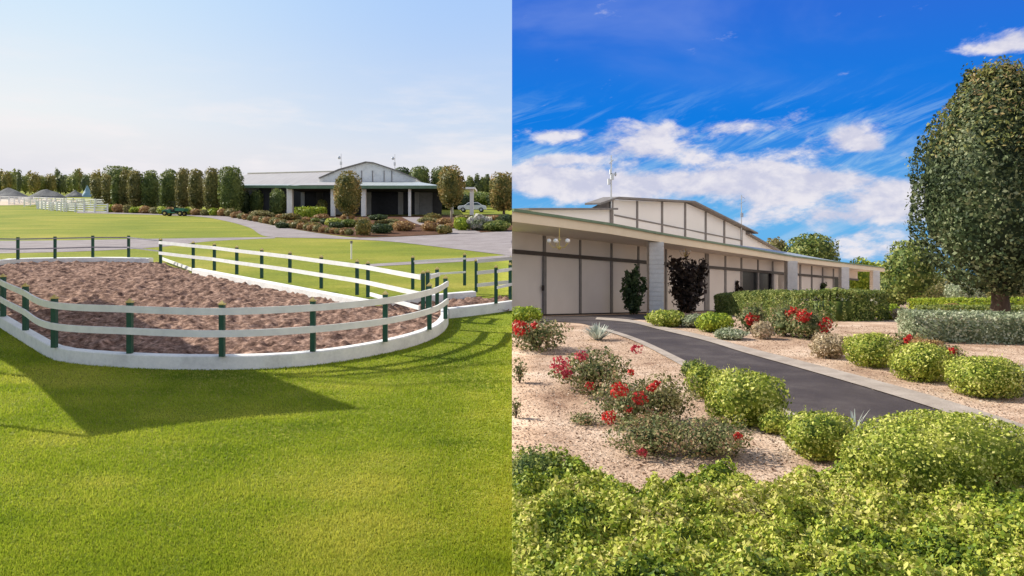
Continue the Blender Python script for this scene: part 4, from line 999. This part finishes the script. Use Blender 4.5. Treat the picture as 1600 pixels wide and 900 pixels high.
def roofslab(name, pts, back, m, th=.10, fwd=.45):
    """roof slab along an edge line; it runs back into the building"""
    k_ = Vector((.86, -.5, 0)); V = []; Fc = []; n_ = len(pts)
    for u, v in pts:
        p_ = gp(u, v); a_ = p_+k_*fwd; b__ = p_-k_*back
        a_.z += .0; s0 = Vector((0, 0, th))
        for w_ in (a_, a_+s0, b__+s0, b__): V.append((max(w_.x, 0), w_.y, w_.z))
    for i_ in range(n_-1):
        for j_ in range(4): Fc.append((i_*4+j_, (i_+1)*4+j_, (i_+1)*4+(j_+1) % 4, i_*4+(j_+1) % 4))
    Fc += [(0,1,2,3), ((n_-1)*4+3, (n_-1)*4+2, (n_-1)*4+1, (n_-1)*4)]
    mb = MB(); mb.v = V; mb.f = Fc; return mb.build(name, m, CR)
roofslab('gable_roof', [(926, 320), (955, 310.5), (1075, 316.5), (1175, 365.5)], .45, M_batten)
roofslab('lower_roof', [(815, 328.5), (955, 328)], .8, M_batten, .10, .4)
roofslab('lower_roof', [(1165, 366), (1214, 393)], 1, M_batten, .10, .3)
plate('eave_shadow_board', [(922, 327), (954, 327), (954, 313.5), (944, 316)], .1, M_batten)  # dark plate put in for the shaded underside of the eave
p = P(955, 318, yg(955)-.5); t = mast('antenna_mast', 'tall roof mast with white antenna boxes at left end of the gable, right half', p, 2.55, 'R', 1.0)
for (dz_, dx_, w_, h_) in ((1.25, .05, .16, .34), (1.0, -.12, .12, .3), (1.55, -.03, .1, .25)): MB().box(p.x+dx_-w_/2, p.x+dx_+w_/2, p.y-.1, p.y+.1, p.z+dz_, p.z+dz_+h_).build('antenna_box', M_white, t)
MB().tube([p+Vector((-.1, 0, 2.1)), p+Vector((.12, 0, 2.3))], .02, 6).build('aerial', M_metal, t)
MB().ball(tuple(p+Vector((.22, -.05, 1.55))), .12, sc=(.5, 1, 1)).build('dish', M_metal, t)
p = P(1158.5, 368, yg(1158)-.4); t = mast('antenna_mast', 'thin roof mast with small crossed aerial at right end of the gable, right half', p, 2.85, 'R', .8)
MB().beam(p+Vector((-.15, 0, 2.2)), p+Vector((.3, 0, 2.45)), .03, .03).build('aerial', M_metal, t)
MB().beam(p+Vector((0, 0, 2.75)), p+Vector((.25, 0, 2.6)), .03, .03).build('aerial', M_metal, t)
MB().box(p.x-.05, p.x+.12, p.y-.06, p.y+.06, p.z+1.3, p.z+1.6).build('antenna_box', M_metal, t)
# chandeliers under the veranda
def chandelier(u, v, y, label, r=.36, n_=5, vtop=356, gr=.075):
    c = P(u, v, y); t_ = empty('chandelier', tuple(c), label, 'chandelier', 'veranda chandeliers')
    MB().tube([P(u, vtop, y), c+Vector((0, 0, -.28))], .018, 6).ball(tuple(c+Vector((0, 0, -.22))), .075).ball(tuple(c+Vector((0, 0, .05))), .05).build('stem', M_gold, t_)
    for i_ in range(n_):
        a_ = i_*6.2832/n_+.5; e = c+Vector((math.cos(a_)*r, math.sin(a_)*r, 0))
        MB().tube([c+Vector((0, 0, -.2)), c.lerp(e, .6)+Vector((0, 0, -.22)), e+Vector((0, 0, -.06))], .013, 5).build('arm', M_gold, t_)
        MB().ball(tuple(e+Vector((0, 0, .02))), gr, 12, 8).build('globe', M_globe, t_)
chandelier(874, 377, 26.8, 'brass chandelier with white globes hanging under the left end of the veranda')
chandelier(1071, 393, 38.6, 'smaller brass pendant chandelier right of the first block column', .26, 5, 382, .055)

# --- planting against the building
def twiggy(name, label, u, vb, vt, w, m, n_=7, leaf=4.5, group=None, yy=None, seed_dir=None):
    p = GR(u, vb); 
    if yy: p = Vector(((u-800)*yy/F, yy, float(zR(yy))))
    s = p.y/F; h = (VH-vt)*s-p.z; t_ = empty(name, tuple(p), label, 'shrub', group)
    b = MB(); pos = []; nr = []
    for i_ in range(n_):
        a_ = rng.uniform(0, 6.28); r_ = w*s/2*rng.uniform(.3, 1)*(1 if i_ else .3); hh_ = h*(rng.uniform(.6, 1.0) if i_ else 1.0)
        e = p+Vector((math.cos(a_)*r_, math.sin(a_)*r_*.7, hh_)); m_ = p.lerp(e, .5)+Vector((math.cos(a_)*r_*.25, 0, -.04*h))
        b.tube([p, m_, e], [.02, .013, .005], 5)
        for k_ in range(230):
            f_ = rng.uniform(.12, 1.02); q = (p.lerp(m_, f_*2) if f_ < .5 else m_.lerp(e, f_*2-1)); d = rng.normal(0, 1, 3); d /= np.linalg.norm(d)
            pos.append(np.array(q)+d*rng.uniform(.02, .42)*w*s*.55*(1.2-f_*.6)); nr.append(d)
    b.build('stem', M_bark, t_)
    V, Fc = leaf_quads(np.array(pos), np.array(nr), leaf*s*.8, 1.7, .6); V = clampx(V, 'R')
    mesh_np('foliage', V, Fc, m, t_, np.repeat(rng.random(len(pos)), 4)); return t_
twiggy('climbing_shrub', 'dark green upright shrub against the panels left of the first column', 990, 497, 414, 38, L_dark, 8, 5, yy=33)
twiggy('purple_shrub', 'large dark purple spreading shrub behind the first column', 1073, 493, 404, 62, L_purple, 15, 5, yy=37)
twiggy('purple_shrub', 'small dark shrub by the dark doorway above the hedge', 1150, 480, 441, 18, L_purple, 5, 4.5, yy=46)
twiggy('climbing_shrub', 'small leafy shrub in the shade between second and third columns', 1275, 474, 442, 34, L_dark, 6, 4, yy=60)

# --- hedges
hc = [rp(1120, 38, 0), rp(1200, 27.2, 0), rp(1262, 24.0, 0), rp(1300, 23.2, 0), rp(1330, 23.3, 0), rp(1362, 24.0, 0)]
hc[0] = rp(1135, 36, 0)
hedge('clipped_hedge', 'tall clipped green hedge with squared end before the veranda columns', 'hedge', 'R', catmull(hc, 5), .93, 1.1, L_mid, .052, group='clipped hedges of the garden', dens=1.5, core_in=.15)
hedge('clipped_hedge', 'low pale sage hedge in front of the big tree, right edge', 'hedge', 'R', [Vector((8.85, 17.3, -2.15)), Vector((11, 16.8, -2.15)), Vector((14.5, 16.0, -2.15))], .62, 1.3, L_sage, .05, group='clipped hedges of the garden', dens=1.2)
hedge('clipped_hedge', 'low yellow green hedge strip behind the big tree trunk', 'hedge', 'R', [rp(1428, 40, 0), rp(1500, 38, 0), rp(1720, 36, 0)], .72, 1.2, L_yell, .08, group='clipped hedges of the garden')
hedge('clipped_hedge', 'second low green hedge strip just nearer than the yellow green one', 'hedge', 'R', [rp(1435, 31, 0), rp(1540, 30.5, 0), rp(1720, 30, 0)], .40, 1.2, L_mid, .07, group='clipped hedges of the garden')
bush('shrub', 'russet tinged shrub breaking the far hedges left of the trunk', 'shrub', 'R', 1487, 492, 34, 474, L_brown, leaf=3.2, lump=.14)

# --- trees
def tips(t_, c, rad, ls):
    n_ = 4200; d = sph(n_); d[:, 2] = np.abs(d[:, 2])*.9+.18; d /= np.linalg.norm(d, axis=1)[:, None]
    r_ = superd(d, 3.4)*(1.0+.05*rng.random(n_)); V, Fc = leaf_quads(np.array(c)+eggy(d*(r_-.05+.09*rng.random(n_)**2)[:, None])*np.array(rad), d, ls*.55, 2.4, .9)
    mesh_np('shoot_tips', V, Fc, L_treet, t_, np.repeat(rng.random(n_), 4))
def eggy(q):
    q = q.copy(); k_ = np.clip(1-.42*np.clip(q[:, 2]+.25, 0, 1.1)**1.8-.02*np.clip(-q[:, 2], 0, 1), .3, 1.1); q[:, 0] *= k_; q[:, 1] *= k_; return q
tree('garden_tree', 'big dense dark green tree with clipped rounded crown at the right edge', 'tree', 'R', 1561, 499, 107, 222, L_tree, vcb=452, leaf=5.0, dens=1.45, ex=3.4, lump=.10, freq=5.0, tw=.12, depth=.30, core=.84, shape=eggy, extra=tips, stray=.05)
tree('garden_tree', 'bright green rounded tree just left of the big dark tree', 'tree', 'R', 1424, 482, 377, 72, L_mid, vcb=466, leaf=4.5, ex=2.7, lump=.06, group='trees behind the garden', yy=45)
tree('garden_tree', 'green domed tree rising over the veranda roof', 'tree', 'R', 1268, 480, 366, 80, L_mid, vcb=440, leaf=3.6, ex=2.5, lump=.08, group='trees behind the garden', yy=90)
tree('garden_tree', 'small darker tree top beside the gable end over the veranda roof', 'tree', 'R', 1212, 480, 372, 40, L_olive, vcb=430, leaf=3.4, ex=2.3, lump=.12, group='trees behind the garden', yy=92)
tree('garden_tree', 'pale lime tree seen between the last two columns', 'tree', 'R', 1347, 480, 404, 46, L_yell, vcb=468, leaf=3.6, ex=2.6, lump=.1, group='trees behind the garden', yy=88)
tree('garden_tree', 'distant pale tree top showing over the end of the veranda', 'tree', 'R', 1372, 480, 408, 60, L_lime, vcb=468, leaf=3.4, ex=2.3, lump=.13, group='trees behind the garden', yy=105)
for i_, (u_, vt_, w_, m_, y_, d_) in enumerate([(1392,432,50,L_mid,78,'mid green background shrub right of the last column'),(1470,438,60,L_olive,70,'olive background shrub under the left of the big crown'),(1505,441,56,L_sage,60,'pale sage background shrub left of the trunk'),(1450,446,44,L_olive,52,'low olive background shrub beyond the rounded tree'),
        (1575,440,62,L_olive,62,'olive background shrub right of the trunk'),(1620,438,60,L_mid,66,'mid green background shrub at the right edge'),(1540,436,70,L_mid,85,'mid green background shrub directly behind the trunk')]):
    y0_ = y_; vb_ = VH-float(zR(y0_))*F/y0_
    bush('background_shrub', d_, 'shrub', 'R', u_, vb_, w_, vt_, m_, leaf=3.4, lump=.12, group='background shrubs beyond the garden')
for i_ in range(9):
    y_ = 125; u_ = 1335+i_*38
    tree('distant_tree', 'dark distant tree closing the garden view, %s from the left' % words[i_].replace('leftmost', 'first'), 'tree', 'R', u_, 480, 428+rng.uniform(-5, 5), 60, (L_olive, L_mid, L_dark)[i_ % 3], vcb=474, leaf=3.2, group='trees closing the garden view', yy=y_, lump=.12, dens=.8)

# --- clipped balls and shrubs
BG = 'clipped round bushes of the garden'
for a_ in [(1362,577,76,522,L_lime,'rounded clipped bush nearest the red roses, leftmost of three along the path','R'),(1441,600,88,539,L_lime,'middle of the three rounded clipped bushes along the far side of the path','R'),(1537,627,100,559,L_lime,'darker rounded clipped bush, rightmost of three along the far side of the path','R')]:
    bush('round_bush', a_[5], 'bush', 'R', a_[0], a_[1], a_[2], a_[3], a_[4] if a_[0] != 1537 else L_mid2 if False else a_[4], leaf=4.6, dens=1.2, ex=2.7, lump=.085, freq=4.5, group=BG, depth=.35, core=.78)
for (u, vb, w, vt, m, lab, lf, ex, rt) in [
    (1165,672,114,584,L_lime,'square clipped pale lime bush on the near side of the path',6.0,3.4,1.0),
    (1102,626,58,571,L_lime,'small lime bush just left of the square clipped one',5.5,2.4,1.0),
    (1083,595,36,564,L_mid,'small green bush at far left of the near side lime bushes',5.0,2.3,1.0),
    (1210,682,46,642,L_lime,'low offshoot bush at the foot of the square lime bush',5.5,2.2,1.0),
    (1280,727,104,645,L_lime,'ball shaped lime bush between path and ground cover',6.0,2.5,1.0),
    (1041,512,58,485,L_lime,'low lime shrub at the foot of the first column',4.2,2.6,1.0),
    (1117,521,56,489,L_yell,'bright yellow green mounded shrub beyond the path',4.4,2.5,1.0),
    (1083,513,40,492,L_sage,'grey green low shrub between lime and yellow mounds',4.2,2.3,1.0),
    (1141,532,46,514,L_sage,'silvery low shrub on the kerb beyond the path',4.4,2.2,1.0),
    (1191,531,32,503,L_pinkb,'small pinkish dry shrub left of the red roses',4.4,2.3,1.0),
    (1296,562,56,522,L_pinkb,'dry pinkish green rounded shrub left of the three clipped bushes',4.8,2.4,1.0),
    (822,505,50,480,L_yell,'yellow green shrub at the left edge by the wall panels',4.6,2.4,1.0),
    (1388,500,44,476,L_yell,'golden shrub at the foot of the last column',4.0,2.4,1.0),
    (1412,502,34,482,L_pinkb,'dry pale shrub right of the golden shrub',4.0,2.3,1.0),
    (1448,560,54,531,L_brown,'reddish shrub between rounded bushes and sage hedge',4.6,2.2,1.0),
    (1592,620,40,572,L_sage,'grey green shrub at the right edge beyond the path',5.0,2.3,1.0)]:
    bush('shrub', lab, 'shrub', 'R', u, vb, w, vt, m, leaf=lf, ex=ex, lump=.10 if ex > 2.4 else .15, freq=4.0, ratio=rt, group='low shrubs of the garden', dens=1.15)
bush('large_bush', 'large spreading lime bush at the lower right beside the path', 'bush', 'R', 1474, 822, 302, 644, L_lime, leaf=6.2, dens=1.2, ex=2.2, lump=.06, ratio=.62, core=.84,
     fl=[(1553,747,11,M_redfl,70),(1487,766,8,M_pink,110)])
# rose bushes with flowers
RG = 'red flowering rose bushes'
roses = [
 (928,622,120,548,'rose bush with crimson heads at upper left of the near bed',[(876,570,16,M_pink,110),(908,556,10,M_pink,60),(995,545,9,M_pink,50),(885,584,8,M_pink,50),(985,582,6,M_redfl,30),(922,604,8,M_redfl,30)]),
 (985,672,110,598,'rose bush with bright red heads in the middle of the near bed',[(968,610,14,M_redfl,110),(1000,622,12,M_redfl,90),(953,652,12,M_redfl,80),(1018,606,7,M_redfl,40),(983,640,7,M_redfl,40)]),
 (1040,668,88,588,'loose olive rose bush right of the bright red one',[(1025,600,6,M_redfl,25)]),
 (1020,722,130,652,'low open rose bush above the ground cover',[(1003,706,8,M_pink,60)]),
 (1112,725,118,655,'brownish rose bush left of the ball shaped lime bush',[(1153,682,7,M_redfl,40)]),
 (838,552,96,500,'broad rose bush at the left edge by the forecourt',[(812,513,15,M_redfl,110),(836,509,6,M_redfl,40)]),
 (1176,520,50,477,'red rose bush left of centre before the tall hedge',[(1176,499,11,M_redfl,110),(1183,505,7,M_redfl,50)]),
 (1226,527,62,480,'rose bush with orange red heads in the middle before the tall hedge',[(1240,492,13,M_redfl,120),(1252,497,8,M_redfl,60)]),
 (1262,532,64,484,'rose bush with orange heads before the hedge corner',[(1256,494,12,M_redfl,100),(1290,506,10,M_redfl,90),(1287,515,6,M_redfl,40)]),
 (1418,548,50,520,'small rose bush behind the middle clipped bush',[(1420,530,7,M_redfl,60)]),
 (1484,566,44,540,'small rose bush behind the rightmost clipped bush',[(1487,549,7,M_redfl,50)]),
]
for i_, (u, vb, w, vt, lab, fl) in enumerate(roses):
    bush('rose_bush', lab, 'rose bush', 'R', u, vb, w, vt, (L_rose, L_olive)[lab.startswith('loose') or lab.startswith('brown')] if i_ != 4 else L_rose, leaf=5.8 if vb > 540 else 4.6, dens=.72 if vb > 540 else .9, lump=.30, core=.3 if vb > 540 else .7, depth=.8, ex=2.1, group=RG, fl=fl, freq=3.5, stems=True)
for (u, vb, w, vt, lab) in [(915,668,56,646,'tiny spreading seedling shrub on bare soil left of the red roses'),(812,600,26,560,'small dark seedling cut by the left edge'),(806,655,18,618,'second small dark seedling lower at the left edge')]:
    bush('seedling', lab, 'shrub', 'R', u, vb, w, vt, L_rose, leaf=4.6, dens=.4, lump=.25, core=0, depth=.9, ex=2, group='seedling shrubs', stems=True)
bush('variegated_bush', 'pale variegated flowering bush at lower left over the ground cover', 'bush', 'R', 836, 800, 110, 705, L_mid, leaf=6, dens=.9, lump=.12, core=.7, depth=.5, fl=[(822,755,12,M_whfl,60),(845,770,12,M_whfl,60),(812,785,12,M_whfl,50),(850,745,8,M_whfl,30)])
# spiky silver grass and dry twigs
def spiky(name, label, u, vb, vt, w, m, n_, wd=1.2):
    p = GR(u, vb); s = p.y/F; t_ = []; V = []; Fc = []
    for i_ in range(n_):
        a_ = rng.uniform(0, 6.28); r_ = w*s/2*rng.uniform(.2, 1); h = (vb-vt)*s*rng.uniform(.5, 1)*(1.15-.5*r_/(w*s/2)); e = p+Vector((math.cos(a_)*r_, math.sin(a_)*r_, h)); b0 = p+Vector((math.cos(a_)*r_*.15, math.sin(a_)*r_*.15, 0))
        k_ = Vector((-math.sin(a_), math.cos(a_), 0))*wd*s*.8; m_ = b0.lerp(e, .55)+Vector((0, 0, h*.12)); n0 = len(V)
        V += [tuple(b0-k_), tuple(b0+k_), tuple(m_+k_), tuple(m_-k_), tuple(e+k_*.2), tuple(e-k_*.2)]; Fc += [(n0, n0+1, n0+2, n0+3), (n0+3, n0+2, n0+4, n0+5)]
    o_ = mesh_np(name, V, Fc, m, None, np.repeat(rng.random(n_), 6), origin=tuple(p)); return tag(o_, label, 'plant')
spiky('silver_plant', 'spiky silver grey plant beside the start of the path', 934, 531, 503, 62, L_silver, 150, 1.4)
spiky('twiggy_plant', 'thin dry grey twigs sticking up beside the large lime bush', 1335, 676, 624, 54, L_silver, 12, 1.6)
# ground cover across the foreground
n = 270000
yy = 3.3+(7.4-3.3)*rng.random(n)**.9; xx = rng.random(n)*(yy*.72+1.6)
def cover_h(x, y):
    lim = 6.62+.16*np.sin(x*2.1+.6)+.12*np.sin(x*5.3)+.11*np.sin(x*11+1); lim = lim-.45*np.exp(-((x-.95)/.28)**2)
    e_ = np.clip((lim-y)/.35, 0, 1)**.6
    return e_*(.17+.15*vnoise(x, y, .42, 21)+.16*vnoise(x, y, .11, 22)**1.5-.22*np.clip(vnoise(x, y, .7, 33)-.78, 0, 1)*3), e_
hh, ee = cover_h(xx, yy); k_ = (ee > .02) & (hh > .02); xx, yy, hh = xx[k_], yy[k_], hh[k_]; n = len(xx)
zz = zR(yy)+hh*(1-.35*rng.random(n)**2)+(rng.random(n) < .12)*rng.random(n)*.05
e = .03; gxh = (cover_h(xx+e, yy)[0]-cover_h(xx-e, yy)[0])/(2*e); gyh = (cover_h(xx, yy+e)[0]-cover_h(xx, yy-e)[0])/(2*e)
nn = np.stack([-gxh, -gyh, np.ones(n)], 1); nn /= np.linalg.norm(nn, axis=1)[:, None]
V, Fc = leaf_quads(np.stack([xx, yy, zz], 1), nn, .0205, 1.7, .75); V = clampx(V, 'R')
rn = np.repeat(np.clip(rng.random(n)*.8+.25*(vnoise(xx, yy, .5, 41)-.3), 0, 1), 4)
gx = np.arange(0, 5.0, .06); gy = np.arange(3.2, 7.6, .06); X2, Y2 = np.meshgrid(gx, gy, indexing='xy'); H2, E2 = cover_h(X2, Y2)
Zc = zR(Y2)+np.where((E2 > .1) & (X2 < Y2*.72+1.4), H2*.62, -.05); nxx = len(gx); i, j = np.meshgrid(np.arange(len(gy)-1), np.arange(nxx-1), indexing='ij'); i = i.ravel(); j = j.ravel()
CF = np.stack([i*nxx+j, i*nxx+j+1, (i+1)*nxx+j+1, (i+1)*nxx+j], 1)+len(V)
V = np.vstack([V, np.stack([X2, Y2, Zc], -1).reshape(-1, 3)]); Fc = np.vstack([Fc, CF]); rn = np.concatenate([rn, np.full(X2.size, .05)])  # inner sheet keeps the darkest tone, painting shade into the gaps
o = mesh_np('ground_cover', V, Fc, L_cover, rnd=rn); tag(o, 'dense lime green ground cover filling the garden foreground', 'ground cover', kind='stuff')
# bark chips and crumbs on the soil
n = 90000
yy = 5.5+rng.random(n)**1.2*15; xx = rng.random(n)*yy*.72
V, Fc = leaf_quads(np.stack([xx, yy, zR(yy)+.004], 1), np.tile([0, 0, 1.0], (n, 1)), .009+.012*rng.random(n)**3, 1.8, .5); V = V.copy(); 
pc = catmull([GR(u, v) for u, v in up_e], 4)+catmull([GR(u, v) for u, v in lo_e], 4)[::-1]
ins = in_poly(xx, yy, [(p_.x, p_.y) for p_ in pc]); kp = ~ins
V = V.reshape(-1, 4, 3)[kp].reshape(-1, 3); V = clampx(V, 'R')
o = mesh_np('mulch_chips', V, np.arange(len(V)).reshape(-1, 4), L_chip, rnd=np.repeat(rng.random(kp.sum()), 4)); tag(o, 'small bark chips and crumbs scattered on the sandy soil', 'mulch', kind='stuff')

# stray shoots and dry stalks that break the clipped outlines
def shoots(parent_names, mats, per=1.0):
    for o_ in list(scene.objects):
        if o_.type != 'MESH' or o_.parent is not None: continue
        if not any(o_.name.startswith(k) for k in parent_names): continue
        if o_.get('category') not in ('bush', 'shrub'): continue
        me = o_.data; nv = len(me.vertices); co = np.empty(nv*3, np.float32); me.vertices.foreach_get('co', co); co = co.reshape(-1, 3)
        wd_ = np.ptp(co[:, 0]); ht = co[:, 2].max()
        if o_.location.y > 18 or o_.location.x < 0: continue
        n_ = int(26*per*wd_/.8); top_ = co[(co[:, 2] > ht*.72)]; pick = top_[rng.choice(len(top_), n_)]
        V = []; Fc = []
        for q in pick:
            d = np.array([q[0]/wd_*1.2, q[1]/wd_*1.2, .9])+rng.normal(0, .25, 3); d /= np.linalg.norm(d); L_ = rng.uniform(.03, .09)*(.6+.5*wd_)
            for k_ in range(5):
                c = q+d*L_*(k_+.5)/5; a = rng.normal(0, 1, 3); a -= a.dot(d)*d; a /= np.linalg.norm(a); b_ = a*.7+d*.7; w_ = np.cross(a, d)*.006; l_ = .020*(1.2-.12*k_); n0 = len(V)
                V += [c, c+b_*l_*.5+w_, c+b_*l_, c+b_*l_*.5-w_]; Fc.append((n0, n0+1, n0+2, n0+3))
        V = np.array(V)+np.array(o_.location); V[:, 0] = np.maximum(V[:, 0], 0)
        mesh_np('shoots', V, Fc, me.materials[0], o_, np.repeat(rng.random(len(Fc))*.6+.4, 4))['kind'] = 'stuff'
shoots(('round_bush', 'shrub'), None)
